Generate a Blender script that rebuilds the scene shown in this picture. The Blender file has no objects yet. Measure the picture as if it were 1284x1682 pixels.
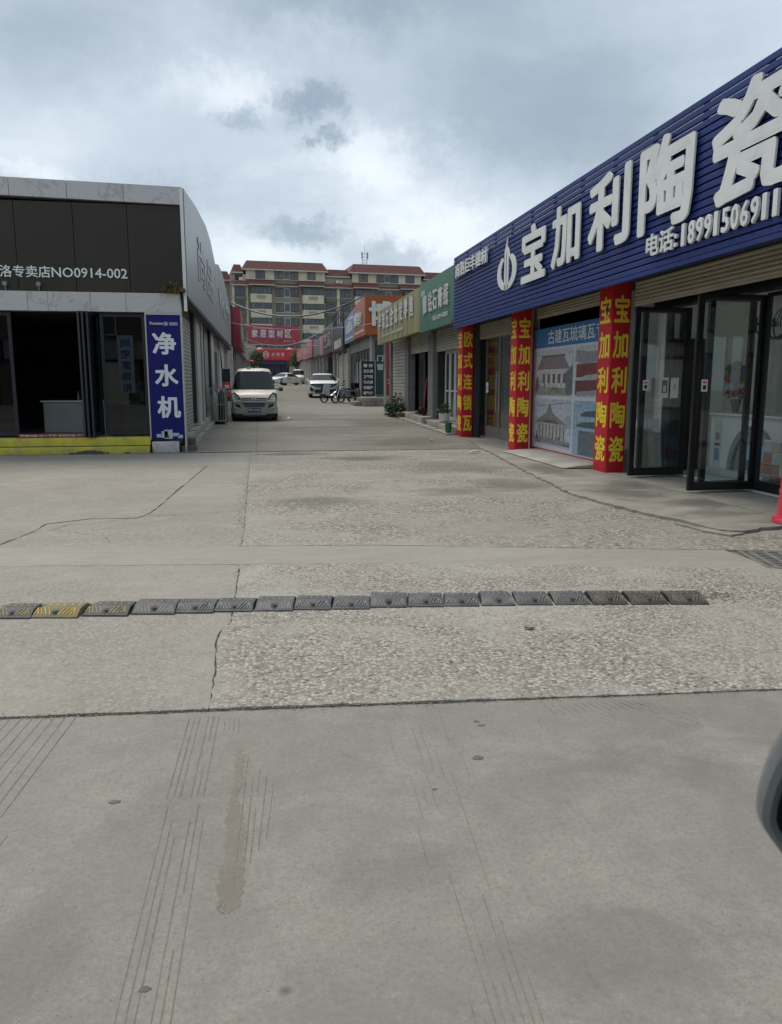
import bpy, bmesh, math, random
from mathutils import Vector, Matrix
random.seed(7)
R = math.radians
scene = bpy.context.scene

# ---------------------------------------------------------------- camera
cam_d = bpy.data.cameras.new('camera'); cam = bpy.data.objects.new('camera', cam_d)
scene.collection.objects.link(cam); scene.camera = cam
cam.location = (0, 0, 1.45)
cam.rotation_euler = (R(90 - 9.36), 0, R(-9.41))
cam_d.sensor_fit = 'VERTICAL'; cam_d.sensor_height = 24; cam_d.lens = 18.26
cam_d.clip_start = .05; cam_d.clip_end = 2000
cam_d.dof.use_dof = True; cam_d.dof.focus_distance = 12; cam_d.dof.aperture_fstop = 5.5

# ---------------------------------------------------------------- world: overcast sky
SUN_EL, SUN_AZ = 62, -25          # high, ahead and a little to the left, behind the cloud
w = bpy.data.worlds.new('World'); scene.world = w; w.use_nodes = True
wt = w.node_tree; wt.nodes.clear()
def wn(t, **k):
    n = wt.nodes.new(t)
    for a, b in k.items(): setattr(n, a, b)
    return n
WL = wt.links.new
def wm(op, a, b=None, c=None, clamp=False):
    n = wn('ShaderNodeMath', operation=op, use_clamp=clamp)
    for i, v in enumerate((a, b, c)):
        if v is None: continue
        if isinstance(v, (int, float)): n.inputs[i].default_value = v
        else: WL(v, n.inputs[i])
    return n.outputs[0]
sky = wn('ShaderNodeTexSky', sky_type='NISHITA', sun_disc=False, sun_elevation=R(SUN_EL), sun_rotation=R(SUN_AZ))
sky.dust_density = 2.0
tc = wn('ShaderNodeTexCoord'); sep = wn('ShaderNodeSeparateXYZ'); WL(tc.outputs['Generated'], sep.inputs[0])
dx, dy, dz = sep.outputs
den = wm('ADD', wm('MAXIMUM', dz, 0.0), 0.16)
cmb = wn('ShaderNodeCombineXYZ'); WL(wm('DIVIDE', dx, den), cmb.inputs[0]); WL(wm('DIVIDE', dy, den), cmb.inputs[1])
def wnoise(vec, scale, detail=6, rough=.55, dist=0.0, off=(0, 0, 0), sc=(1, 1, 1)):
    mp = wn('ShaderNodeMapping'); WL(vec, mp.inputs[0]); mp.inputs['Location'].default_value = off; mp.inputs['Scale'].default_value = sc
    n = wn('ShaderNodeTexNoise'); WL(mp.outputs[0], n.inputs['Vector'])
    n.inputs['Scale'].default_value = scale; n.inputs['Detail'].default_value = detail
    n.inputs['Roughness'].default_value = rough; n.inputs['Distortion'].default_value = dist
    return n
n1 = wnoise(cmb.outputs[0], .55, 5, .5, .3, off=(3.1, 1.7, 0), sc=(.8, 1.2, 1))
n2 = wnoise(cmb.outputs[0], 1.5, 10, .6, .3, off=(7.1, 4.4, 0), sc=(1, 1, 1))
dn = wnoise(tc.outputs['Generated'], 11, 10, .74, 0.0)
dns = wn('ShaderNodeSeparateXYZ'); WL(dn.outputs['Color'], dns.inputs[0])
az = wm('MULTIPLY', wm('ARCTAN2', dx, dy), 57.2958)
el = wm('MULTIPLY', wm('ARCSINE', dz), 57.2958)
azd = wm('ADD', az, wm('MULTIPLY', wm('SUBTRACT', dns.outputs[0], .5), 11.0))
eld = wm('ADD', el, wm('MULTIPLY', wm('SUBTRACT', dns.outputs[1], .5), 6.5))
tot = wm('ADD', wm('MULTIPLY', wm('SUBTRACT', n1.outputs['Fac'], .5), .55), wm('MULTIPLY', wm('SUBTRACT', n2.outputs['Fac'], .5), .50))
def blob(a, e, ra, re, amp, soft=1.0):
    global tot
    u = wm('DIVIDE', wm('SUBTRACT', azd, a), ra); v = wm('DIVIDE', wm('SUBTRACT', eld, e), re)
    d = wm('ADD', wm('MULTIPLY', u, u), wm('MULTIPLY', v, v))
    g = wm('EXPONENT', wm('MULTIPLY', wm('POWER', d, soft), -1.0))
    tot = wm('ADD', tot, wm('MULTIPLY', g, amp))
# cloud masses: negative is thicker and darker
blob(3.9, 18.4, 1.9, 1.15, -.46, 1.1)
blob(4.5, 15.9, 1.3, .5, -.38, 1.1)
blob(-.4, 17.2, 1.5, .6, -.22, 1.4)
blob(3.2, 10.0, 2.9, 1.1, -.34, 1.5)
blob(9.8, 8.9, 3.4, 1.1, -.26, 1.5)
blob(7, 24.5, 13, 2.4, -.42)
blob(20, 18, 10, 4.5, -.32)
blob(-7, 12.5, 5.5, 1.3, -.15)
blob(-12, 21, 8, 3.4, -.22)
blob(-1.0, 18.7, 5.0, 1.5, .20)
blob(8.5, 14.8, 5.0, 2.2, .30)
blob(13, 9.8, 5.0, 2.0, .26)
blob(-13.8, 13.0, 2.4, .7, .16, 1.2)
blob(-3, 8.5, 5.0, 1.5, .12)
ramp = wn('ShaderNodeValToRGB'); WL(wm('ADD', tot, .5), ramp.inputs[0])
cr = ramp.color_ramp; cr.elements[0].position = .0; cr.elements[0].color = (.19, .24, .31, 1)
cr.elements[1].position = 1.0; cr.elements[1].color = (.62, .66, .69, 1)
for p, c in ((.25, (.25, .30, .35, 1)), (.5, (.365, .422, .477, 1)), (.72, (.53, .578, .62, 1))):
    e_ = cr.elements.new(p); e_.color = c
hz = wn('ShaderNodeMix', data_type='RGBA')
WL(wm('SUBTRACT', 1.0, wm('MULTIPLY', wm('MAXIMUM', el, 0.0), 1 / 7.0), clamp=True), hz.inputs['Factor'])
WL(ramp.outputs[0], hz.inputs[6]); hz.inputs[7].default_value = (.47, .54, .62, 1)
sc10 = wn('ShaderNodeVectorMath', operation='SCALE'); WL(hz.outputs[2], sc10.inputs[0]); sc10.inputs['Scale'].default_value = 10.0
mx = wn('ShaderNodeMix', data_type='RGBA'); mx.inputs['Factor'].default_value = .94
WL(sky.outputs[0], mx.inputs[6]); WL(sc10.outputs[0], mx.inputs[7])
bg = wn('ShaderNodeBackground'); bg.inputs['Strength'].default_value = .1; WL(mx.outputs[2], bg.inputs[0])
wo = wn('ShaderNodeOutputWorld'); WL(bg.outputs[0], wo.inputs[0])

# ---------------------------------------------------------------- sun behind the cloud
sd = bpy.data.lights.new('sun', 'SUN'); sun = bpy.data.objects.new('sun', sd); scene.collection.objects.link(sun)
sd.energy = 1.5; sd.angle = R(28); sd.color = (1, .92, .81)
sv = Vector((math.sin(R(SUN_AZ)) * math.cos(R(SUN_EL)), math.cos(R(SUN_AZ)) * math.cos(R(SUN_EL)), math.sin(R(SUN_EL))))
sun.rotation_euler = sv.to_track_quat('Z', 'Y').to_euler()

# ---------------------------------------------------------------- exposure
vs = scene.view_settings; vs.view_transform = 'Standard'; vs.look = 'None'; vs.gamma = 1; vs.use_curve_mapping = False
vs.exposure = 0.74
scene.cycles.max_bounces = 7; scene.cycles.transparent_max_bounces = 12

# ================================================================ materials
MATS = {}
def mat(name, col, rough=.6, metal=0.0, var=.12, vscale=3.0, bump=0.0, bscale=60, spec=.5, dirt=None, dirt_amt=0.0, dscale=1.2,
        stretch=(1, 1, 1), coat=0.0, emit=None, obj=False):
    """procedural material: base colour, two scales of tone variation, optional dirt with a shape of its own, optional fine relief"""
    if name in MATS: return MATS[name]
    m = bpy.data.materials.new(name); m.use_nodes = True; t = m.node_tree; L = t.links.new
    b = t.nodes['Principled BSDF']
    b.inputs['Roughness'].default_value = rough; b.inputs['Metallic'].default_value = metal
    b.inputs['Specular IOR Level'].default_value = spec
    if coat: b.inputs['Coat Weight'].default_value = coat; b.inputs['Coat Roughness'].default_value = .06
    if obj:
        g = t.nodes.new('ShaderNodeTexCoord').outputs['Object']
    else:
        g = t.nodes.new('ShaderNodeNewGeometry').outputs['Position']
    mp = t.nodes.new('ShaderNodeMapping'); L(g, mp.inputs[0]); mp.inputs['Scale'].default_value = stretch
    n = t.nodes.new('ShaderNodeTexNoise'); L(mp.outputs[0], n.inputs['Vector']); n.inputs['Scale'].default_value = vscale; n.inputs['Detail'].default_value = 6
    n.inputs['Roughness'].default_value = .65
    mr = t.nodes.new('ShaderNodeMapRange'); L(n.outputs['Fac'], mr.inputs[0])
    mr.inputs[1].default_value = .3; mr.inputs[2].default_value = .7; mr.inputs[3].default_value = 1 - var; mr.inputs[4].default_value = 1 + var
    sc = t.nodes.new('ShaderNodeVectorMath'); sc.operation = 'SCALE'; sc.inputs[0].default_value = col; L(mr.outputs[0], sc.inputs['Scale'])
    out = sc.outputs[0]
    if dirt:
        n3 = t.nodes.new('ShaderNodeTexNoise'); L(mp.outputs[0], n3.inputs['Vector']); n3.inputs['Scale'].default_value = dscale; n3.inputs['Detail'].default_value = 8
        n3.inputs['Roughness'].default_value = .7
        r3 = t.nodes.new('ShaderNodeMapRange'); L(n3.outputs['Fac'], r3.inputs[0]); r3.inputs[1].default_value = .46; r3.inputs[2].default_value = .72
        r3.inputs[3].default_value = 0; r3.inputs[4].default_value = dirt_amt
        mm = t.nodes.new('ShaderNodeMix'); mm.data_type = 'RGBA'; L(r3.outputs[0], mm.inputs['Factor']); L(out, mm.inputs[6]); mm.inputs[7].default_value = (*dirt, 1)
        out = mm.outputs[2]
    L(out, b.inputs['Base Color'])
    if bump:
        n2 = t.nodes.new('ShaderNodeTexNoise'); L(g, n2.inputs['Vector']); n2.inputs['Scale'].default_value = bscale; n2.inputs['Detail'].default_value = 4
        bp = t.nodes.new('ShaderNodeBump'); bp.inputs['Strength'].default_value = bump; bp.inputs['Distance'].default_value = .01
        L(n2.outputs['Fac'], bp.inputs['Height']); L(bp.outputs[0], b.inputs['Normal'])
    if emit:
        b.inputs['Emission Color'].default_value = (*emit[0], 1); b.inputs['Emission Strength'].default_value = emit[1]
    MATS[name] = m; return m

def glass(name, tint=(.97, .985, .98), alpha=.0, rough=.01):
    if name in MATS: return MATS[name]
    m = bpy.data.materials.new(name); m.use_nodes = True; t = m.node_tree; t.nodes.clear(); L = t.links.new
    tr = t.nodes.new('ShaderNodeBsdfTransparent'); tr.inputs[0].default_value = (*tint, 1)
    gl = t.nodes.new('ShaderNodeBsdfGlossy'); gl.inputs['Roughness'].default_value = rough; gl.inputs[0].default_value = (.9, .95, .95, 1)
    fr = t.nodes.new('ShaderNodeFresnel'); gb = t.nodes.new('ShaderNodeNewGeometry'); io = t.nodes.new('ShaderNodeMath'); io.operation = 'MULTIPLY_ADD'
    L(gb.outputs['Backfacing'], io.inputs[0]); io.inputs[1].default_value = -.8333; io.inputs[2].default_value = 1.5; L(io.outputs[0], fr.inputs[0])      # a thin pane reflects alike from both sides
    ad = t.nodes.new('ShaderNodeMath'); ad.operation = 'MULTIPLY_ADD'; ad.use_clamp = True; L(fr.outputs[0], ad.inputs[0]); ad.inputs[1].default_value = 1.0; ad.inputs[2].default_value = alpha
    mx = t.nodes.new('ShaderNodeMixShader'); L(ad.outputs[0], mx.inputs[0]); L(tr.outputs[0], mx.inputs[1]); L(gl.outputs[0], mx.inputs[2])
    o = t.nodes.new('ShaderNodeOutputMaterial'); L(mx.outputs[0], o.inputs[0])
    MATS[name] = m; return m

def concrete(name, base, dark, light, patch=.5, pebble=0.0, pscale=75, wear=0.0, grainy=.5, seed=0.0, wet=None, aniso=(1, 1, 1)):
    m = bpy.data.materials.new(name); m.use_nodes = True; t = m.node_tree; L = t.links.new
    b = t.nodes['Principled BSDF']; b.inputs['Roughness'].default_value = .82; b.inputs['Specular IOR Level'].default_value = .35
    g = t.nodes.new('ShaderNodeNewGeometry').outputs['Position']
    mp = t.nodes.new('ShaderNodeMapping'); L(g, mp.inputs[0]); mp.inputs['Location'].default_value = (seed, seed * .7, 0); mp.inputs['Scale'].default_value = aniso
    def noise(s, d=6, r=.6, dist=0., v=None):
        n = t.nodes.new('ShaderNodeTexNoise'); L(v or mp.outputs[0], n.inputs['Vector']); n.inputs['Scale'].default_value = s; n.inputs['Detail'].default_value = d
        n.inputs['Roughness'].default_value = r; n.inputs['Distortion'].default_value = dist; return n.outputs['Fac']
    def rng(x, a, b_, c, d):
        n = t.nodes.new('ShaderNodeMapRange'); L(x, n.inputs[0])
        for i, v in enumerate((a, b_, c, d)): n.inputs[i + 1].default_value = v
        return n.outputs[0]
    def mix(f, a, b_):
        n = t.nodes.new('ShaderNodeMix'); n.data_type = 'RGBA'
        if isinstance(f, float): n.inputs['Factor'].default_value = f
        else: L(f, n.inputs['Factor'])
        for i, v in ((6, a), (7, b_)):
            if isinstance(v, tuple): n.inputs[i].default_value = (*v, 1)
            else: L(v, n.inputs[i])
        return n.outputs[2]
    def mth(op, a, b_):
        n = t.nodes.new('ShaderNodeMath'); n.operation = op
        for i, v in enumerate((a, b_)):
            if isinstance(v, (int, float)): n.inputs[i].default_value = v
            else: L(v, n.inputs[i])
        return n.outputs[0]
    big = noise(.35, 7, .6, .6); mid = noise(1.7, 8, .68, .8); fine = noise(14, 8, .75); grain = noise(140, 3, .6)
    c = mix(rng(big, .38, .60, 0, 1), dark, base)
    c = mix(rng(mid, .44, .66, 0, patch), c, light)
    mid2 = noise(5.5, 8, .7, .5); c = mix(rng(mid2, .50, .74, 0, .42), c, tuple(x * .80 for x in dark)); c = mix(rng(mid2, .46, .30, 0, .35), c, light)
    c = mix(rng(fine, .44, .72, 0, .5), c, tuple(x * .62 for x in base))
    gr2 = noise(55, 4, .7); c = mix(rng(gr2, .50, .72, 0, grainy), c, tuple(x * .55 for x in base)); c = mix(rng(gr2, .42, .28, 0, grainy * .8), c, light)
    c = mix(rng(grain, .35, .7, 0, grainy), c, tuple(x * .70 for x in base))
    h = mth('ADD', mth('MULTIPLY', fine, .35), mth('MULTIPLY', grain, .12))
    if pebble:
        vo = t.nodes.new('ShaderNodeTexVoronoi'); L(g, vo.inputs['Vector']); vo.inputs['Scale'].default_value = pscale; vo.inputs['Randomness'].default_value = 1
        v2 = t.nodes.new('ShaderNodeTexVoronoi'); L(g, v2.inputs['Vector']); v2.inputs['Scale'].default_value = pscale * .48
        sx = t.nodes.new('ShaderNodeSeparateXYZ'); L(vo.outputs['Color'], sx.inputs[0])
        pm = rng(noise(.9, 7, .68, .6), .40, .56, .12, 1.0)
        peb = mix(rng(sx.outputs[0], 0, 1, 0, 1), (base[0] * .55, base[1] * .54, base[2] * .53), (light[0] * 1.05, light[1] * 1.03, light[2] * 1.0))
        edge = rng(vo.outputs['Distance'], .30, .66, 0, .8)
        pc = mix(edge, peb, (base[0] * .42, base[1] * .40, base[2] * .37))
        sx2 = t.nodes.new('ShaderNodeSeparateXYZ'); L(v2.outputs['Color'], sx2.inputs[0])
        holes = mth('MULTIPLY', rng(mth('ADD', v2.outputs['Distance'], mth('MULTIPLY', mth('SUBTRACT', fine, .5), .5)), .14, .36, 1, 0), rng(sx2.outputs[1], .28, .45, 0, 1))
        pc = mix(mth('MULTIPLY', holes, .95), pc, tuple(x * .18 for x in base))
        c = mix(mth('MULTIPLY', pm, pebble), c, pc)
        hp = mth('SUBTRACT', 1.0, vo.outputs['Distance'])
        h = mth('ADD', h, mth('MULTIPLY', mth('MULTIPLY', hp, pm), .8 * pebble))
    # stains: isolated darker blots and drips
    st = noise(3.1, 9, .72, 1.2)
    c = mix(rng(st, .60, .74, 0, .45), c, tuple(x * .55 for x in dark))
    sp = t.nodes.new('ShaderNodeTexVoronoi'); L(mp.outputs[0], sp.inputs['Vector']); sp.inputs['Scale'].default_value = 2.6
    sps = t.nodes.new('ShaderNodeSeparateXYZ'); L(sp.outputs['Color'], sps.inputs[0])
    wob = mth('ADD', sp.outputs['Distance'], mth('MULTIPLY', mth('SUBTRACT', fine, .5), .05))
    spots = mth('MULTIPLY', rng(wob, .012, .055, 1, 0), rng(sps.outputs[0], .5, .6, 0, .75))
    c = mix(spots, c, tuple(x * .38 for x in dark))
    if wet:
        for (x, y, rx, ry, a) in wet:
            vm = t.nodes.new('ShaderNodeVectorMath'); vm.operation = 'SUBTRACT'; L(g, vm.inputs[0]); vm.inputs[1].default_value = (x, y, 0)
            vd = t.nodes.new('ShaderNodeVectorMath'); vd.operation = 'DIVIDE'; L(vm.outputs[0], vd.inputs[0]); vd.inputs[1].default_value = (rx, ry, 50)
            ln = t.nodes.new('ShaderNodeVectorMath'); ln.operation = 'LENGTH'; L(vd.outputs[0], ln.inputs[0])
            f = rng(mth('ADD', ln.outputs['Value'], mth('MULTIPLY', mth('SUBTRACT', mid, .5), 2.2)), .35, 1.05, a, 0)
            c = mix(f, c, tuple(x * .42 for x in dark))
    L(c, b.inputs['Base Color'])
    bp = t.nodes.new('ShaderNodeBump'); bp.inputs['Strength'].default_value = .55 if pebble else .4; bp.inputs['Distance'].default_value = .012
    L(h, bp.inputs['Height']); L(bp.outputs[0], b.inputs['Normal'])
    MATS[name] = m; return m

def marble(name):
    m = bpy.data.materials.new(name); m.use_nodes = True; t = m.node_tree; L = t.links.new
    b = t.nodes['Principled BSDF']; b.inputs['Roughness'].default_value = .35
    g = t.nodes.new('ShaderNodeNewGeometry').outputs['Position']
    n = t.nodes.new('ShaderNodeTexNoise'); L(g, n.inputs['Vector']); n.inputs['Scale'].default_value = 1.8; n.inputs['Detail'].default_value = 9; n.inputs['Distortion'].default_value = .7
    a = t.nodes.new('ShaderNodeMath'); a.operation = 'SUBTRACT'; L(n.outputs['Fac'], a.inputs[0]); a.inputs[1].default_value = .5
    a2 = t.nodes.new('ShaderNodeMath'); a2.operation = 'ABSOLUTE'; L(a.outputs[0], a2.inputs[0])
    r = t.nodes.new('ShaderNodeValToRGB'); L(a2.outputs[0], r.inputs[0])
    r.color_ramp.elements[0].position = 0; r.color_ramp.elements[0].color = (.35, .345, .34, 1)
    r.color_ramp.elements[1].position = .026; r.color_ramp.elements[1].color = (.47, .47, .47, 1)
    L(r.outputs[0], b.inputs['Base Color']); MATS[name] = m; return m

# ================================================================ mesh helpers
col = scene.collection
ORG = {}
class MB:
    def __init__(s, M=None): s.v = []; s.f = []; s.M = M
    def add(s, vs, fs):
        k = len(s.v)
        s.v += [tuple(s.M @ Vector(p)) if s.M else tuple(p) for p in vs]
        s.f += [tuple(i + k for i in f) for f in fs]; return s
    def box(s, x0, y0, z0, x1, y1, z1):
        x0, x1 = sorted((x0, x1)); y0, y1 = sorted((y0, y1)); z0, z1 = sorted((z0, z1))
        return s.add([(x0, y0, z0), (x1, y0, z0), (x1, y1, z0), (x0, y1, z0), (x0, y0, z1), (x1, y0, z1), (x1, y1, z1), (x0, y1, z1)],
                     [(0, 3, 2, 1), (4, 5, 6, 7), (0, 1, 5, 4), (1, 2, 6, 5), (2, 3, 7, 6), (3, 0, 4, 7)])
    def prism(s, pts, fn):
        """pts: 2-D outline counter-clockwise; fn(a, b, side) gives the 3-D point, side 0 back or 1 front"""
        n = len(pts)
        return s.add([fn(a, b, 0) for a, b in pts] + [fn(a, b, 1) for a, b in pts],
                     [tuple(range(n))[::-1], tuple(range(n, 2 * n))] + [(i, (i + 1) % n, n + (i + 1) % n, n + i) for i in range(n)])
    def quad(s, a, b, c, d): return s.add([a, b, c, d], [(0, 1, 2, 3)])
    def tube(s, pts, r, n=8, cap=True):
        pts = [Vector(p) for p in pts]; rs = r if isinstance(r, (list, tuple)) else [r] * len(pts); vs = []; fs = []
        for i, p in enumerate(pts):
            t = (pts[min(i + 1, len(pts) - 1)] - pts[max(i - 1, 0)]).normalized()
            a = t.orthogonal().normalized() if i == 0 else (a - t * a.dot(t)).normalized()
            b = t.cross(a)
            for k in range(n):
                q = 2 * math.pi * k / n; vs.append(p + (a * math.cos(q) + b * math.sin(q)) * rs[i])
        for i in range(len(pts) - 1):
            for k in range(n): fs.append((i * n + k, i * n + (k + 1) % n, (i + 1) * n + (k + 1) % n, (i + 1) * n + k))
        if cap: fs += [tuple(range(n))[::-1], tuple((len(pts) - 1) * n + k for k in range(n))]
        return s.add(vs, fs)
    def lathe(s, prof, c, n=20, axis='z', cap=True):
        vs = []; fs = []
        for r, h in prof:
            for k in range(n):
                q = 2 * math.pi * k / n; a, b = r * math.cos(q), r * math.sin(q)
                vs.append({'z': (c[0] + a, c[1] + b, c[2] + h), 'x': (c[0] + h, c[1] + a, c[2] + b), 'y': (c[0] - a, c[1] + h, c[2] + b)}[axis])
        for i in range(len(prof) - 1):
            for k in range(n): fs.append((i * n + k, i * n + (k + 1) % n, (i + 1) * n + (k + 1) % n, (i + 1) * n + k))
        if cap: fs += [tuple(range(n))[::-1], tuple((len(prof) - 1) * n + k for k in range(n))]
        return s.add(vs, fs)
    def text(s, st, p, U, V, wd, ht, depth=.01, bold=.0, fit=True):
        """lettering fitted into the wd x ht box whose lower-left corner is p, axes U (reading direction) and V (up)"""
        me, (bx0, by0, bx1, by1) = glyphs(st, bold, round(max(.005, .00012 / depth), 4))
        U = Vector(U).normalized(); V = Vector(V).normalized(); N = U.cross(V); p = Vector(p)
        sx = wd / max(1e-6, bx1 - bx0); sy = ht / max(1e-6, by1 - by0)
        if not fit: sx = sy
        vs = [p + U * ((v[0] - bx0) * sx) + V * ((v[1] - by0) * sy) + N * (depth * (v[2] + .5)) for v in me[0]]
        return s.add(vs, me[1])
    def build(s, name, m, parent=None, bev=0.0, smooth=False, **props):
        me = bpy.data.meshes.new(name)
        root = parent
        while root is not None and root.parent is not None: root = root.parent
        o0 = ORG.get(root.name, Vector()) if root is not None else Vector()
        me.from_pydata([Vector(v) - o0 for v in s.v], [], s.f); me.materials.append(m)
        if bev:
            bm = bmesh.new(); bm.from_mesh(me); bmesh.ops.remove_doubles(bm, verts=bm.verts, dist=1e-5)
            ed = [e for e in bm.edges if len(e.link_faces) == 2 and e.calc_face_angle(0) > .5]
            bmesh.ops.bevel(bm, geom=ed, offset=bev, segments=2, affect='EDGES', profile=.6, clamp_overlap=True); bm.to_mesh(me); bm.free()
        if smooth or bev:
            for p in me.polygons: p.use_smooth = True
            me.set_sharp_from_angle(angle=R(35))
        me.update(); o = bpy.data.objects.new(name, me); col.objects.link(o)
        if parent: o.parent = parent
        for k, v in props.items(): o[k] = v
        return o
_gl = {}
def glyphs(st, bold, step=.022):
    k = (st, bold, step)
    if k in _gl: return _gl[k]
    c = bpy.data.curves.new('txt', 'FONT'); c.body = st; c.size = 1; c.extrude = .5; c.offset = 0; c.resolution_u = 2
    o = bpy.data.objects.new('txt', c); col.objects.link(o)
    dg = bpy.context.evaluated_depsgraph_get(); dg.update()
    me = bpy.data.meshes.new_from_object(o.evaluated_get(dg))
    v = [tuple(x.co) for x in me.vertices]; f = [tuple(p.vertices) for p in me.polygons]
    bpy.data.objects.remove(o); bpy.data.curves.remove(c); bpy.data.meshes.remove(me)
    if bold:          # heavier weight: the stroke laid down again round a small circle, each pass a hair deeper
        bv, bf = [], []; nn = 8 if bold < .04 else 10
        for q in range(nn + 1):
            r_ = 0 if q == nn else bold * .62; a_ = 2 * math.pi * q / nn; k0 = len(bv); sh = .5 - step * q
            bv += [(x + r_ * math.cos(a_), y + r_ * math.sin(a_), sh if z > 0 else z) for x, y, z in v]
            bf += [tuple(i + k0 for i in g_) for g_ in f]
        v, f = bv, bf
    xs = [a[0] for a in v]; ys = [a[1] for a in v]
    _gl[k] = ((v, f), (min(xs), min(ys), max(xs), max(ys))); return _gl[k]
def thing(name, label, cat, loc=(0, 0, 0), group=None):
    o = bpy.data.objects.new(name, None); col.objects.link(o); o.location = loc; o.empty_display_size = .3
    o['label'] = label; o['category'] = cat
    if group: o['group'] = group
    ORG[o.name] = Vector(loc); return o
def tag(o, label, cat, group=None):
    o['label'] = label; o['category'] = cat
    if group: o['group'] = group
    return o
def struct(o): o['kind'] = 'structure'; return o
def recenter(o, loc):
    """put a one-mesh thing's origin at its base"""
    loc = Vector(loc); o.data.transform(Matrix.Translation(-loc)); o.location = loc; return o
def copies(first, offs):
    """alike pieces of one part: copies that share the mesh"""
    for d in offs:
        c = first.copy(); col.objects.link(c); c.parent = first.parent; c.location = first.location + Vector(d)
def copy_tree(o, parent=None):
    c = o.copy(); col.objects.link(c); c.parent = parent
    for ch in list(o.children): copy_tree(ch, c)
    return c
def gz(y):
    if y < 14: return 0.0
    return .0165 * (min(y, 118) - 18) if y > 22 else .0165 * (y - 14) ** 2 / 16
# ================================================================ GROUND
rs = random.Random(3)
def resample(pts, step, jit, closed=True):
    out = []
    n = len(pts)
    for i in range(n if closed else n - 1):
        a = Vector(pts[i]); b = Vector(pts[(i + 1) % n]); L_ = (b - a).length
        k = max(1, min(160, int(L_ / step)))
        for j in range(k):
            p = a.lerp(b, j / k)
            if j: p += Vector((rs.uniform(-jit, jit), rs.uniform(-jit, jit)))
            out.append((p.x, p.y))
    if not closed: out.append(tuple(pts[-1]))
    return out
def slab(name, pts, m, z=0.0, th=.045, jit=.006, step=.07, bev=.0, **k):
    o = resample(pts, step, jit)
    if sum(a[0] * b[1] - b[0] * a[1] for a, b in zip(o, o[1:] + o[:1])) < 0: o.reverse()
    return struct(MB().prism(o, lambda a, b, s_: (a, b, z if s_ else z - th)).build(name, m))
c_road = concrete('road_concrete', (.268, .25, .22), (.20, .188, .168), (.345, .322, .284), patch=.75, grainy=.8, seed=1, wet=[(.35, 2.1, .35, .18, .25), (1.0, 1.7, .5, .2, .22), (-.6, 1.9, .3, .25, .22), (1.5, 2.6, .6, .2, .2), (-.35, 2.6, .25, .3, .15)])
c_left = concrete('slab_concrete', (.328, .306, .266), (.255, .239, .21), (.412, .386, .338), pebble=.4, pscale=50, patch=.65, grainy=.7, seed=5)
c_left2 = concrete('slab_concrete_far', (.318, .298, .26), (.25, .235, .206), (.39, .367, .322), pebble=.3, pscale=27, patch=.6, grainy=.5, seed=9, aniso=(.5, 1, 1))
c_agg = concrete('aggregate_concrete', (.385, .36, .32), (.285, .266, .236), (.49, .46, .41), patch=.5, pebble=1.0, pscale=48, seed=2)
c_agg2 = concrete('aggregate_concrete_far', (.345, .323, .284), (.24, .224, .197), (.44, .413, .366), patch=.5, pebble=.95, pscale=27, seed=4, aniso=(.6, 1, 1),
                  wet=[(.75, 9.6, .75, .55, .65), (3.3, 13.2, 1.1, 1.0, .5), (1.9, 15.2, .9, .6, .85), (.6, 16.3, .8, .4, .85), (2.6, 10.2, .7, .5, .55), (3.6, 10.8, .6, .9, .6)])
c_strip = concrete('strip_concrete', (.337, .315, .274), (.283, .264, .23), (.395, .37, .324), patch=.35, grainy=.3, seed=7, aniso=(.3, 1, 1))
c_alley = concrete('alley_concrete', (.215, .203, .175), (.15, .141, .122), (.285, .268, .232), patch=.5, grainy=.2, seed=12, aniso=(.45, 1, 1),
                   wet=[(3.5, 19, 1.6, 1.8, .5), (1.8, 23, 2.0, 2.5, .35), (4.0, 26, 1.3, 3, .45), (1.2, 31, 2, 4, .25)])
c_apron = concrete('apron_concrete', (.32, .302, .268), (.20, .188, .165), (.43, .41, .365), patch=.6, grainy=.35, seed=15, aniso=(.7, 1, 1), wet=[(4.7, 9.5, .6, .7, .75), (5.25, 8.5, .6, .4, .7), (4.7, 12.2, .4, 1.2, .7), (5.0, 10.3, .5, .4, .7), (4.9, 7.7, .5, .3, .5), (5.3, 18, .6, 2, .5)])
c_dirt = mat('joint_dirt', (.15, .137, .112), .95, var=.3, vscale=20, bump=.5, bscale=80)

# the one sheet under everything, out to the horizon
g = MB(); ys = [-120, -20, 14] + [14 + .5 * i for i in range(1, 17)] + [30, 40, 60, 90, 118, 200, 500, 1200]; xs = [-700, -40, -12, -4, 0, 4, 12, 40, 700]
for y in ys:
    for x in xs: g.v.append((x, y, gz(y) - .011))
nx = len(xs)
for j in range(len(ys) - 1):
    for i in range(nx - 1): g.f.append((j * nx + i, j * nx + i + 1, (j + 1) * nx + i + 1, (j + 1) * nx + i))
struct(g.build('ground', c_dirt))

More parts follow.
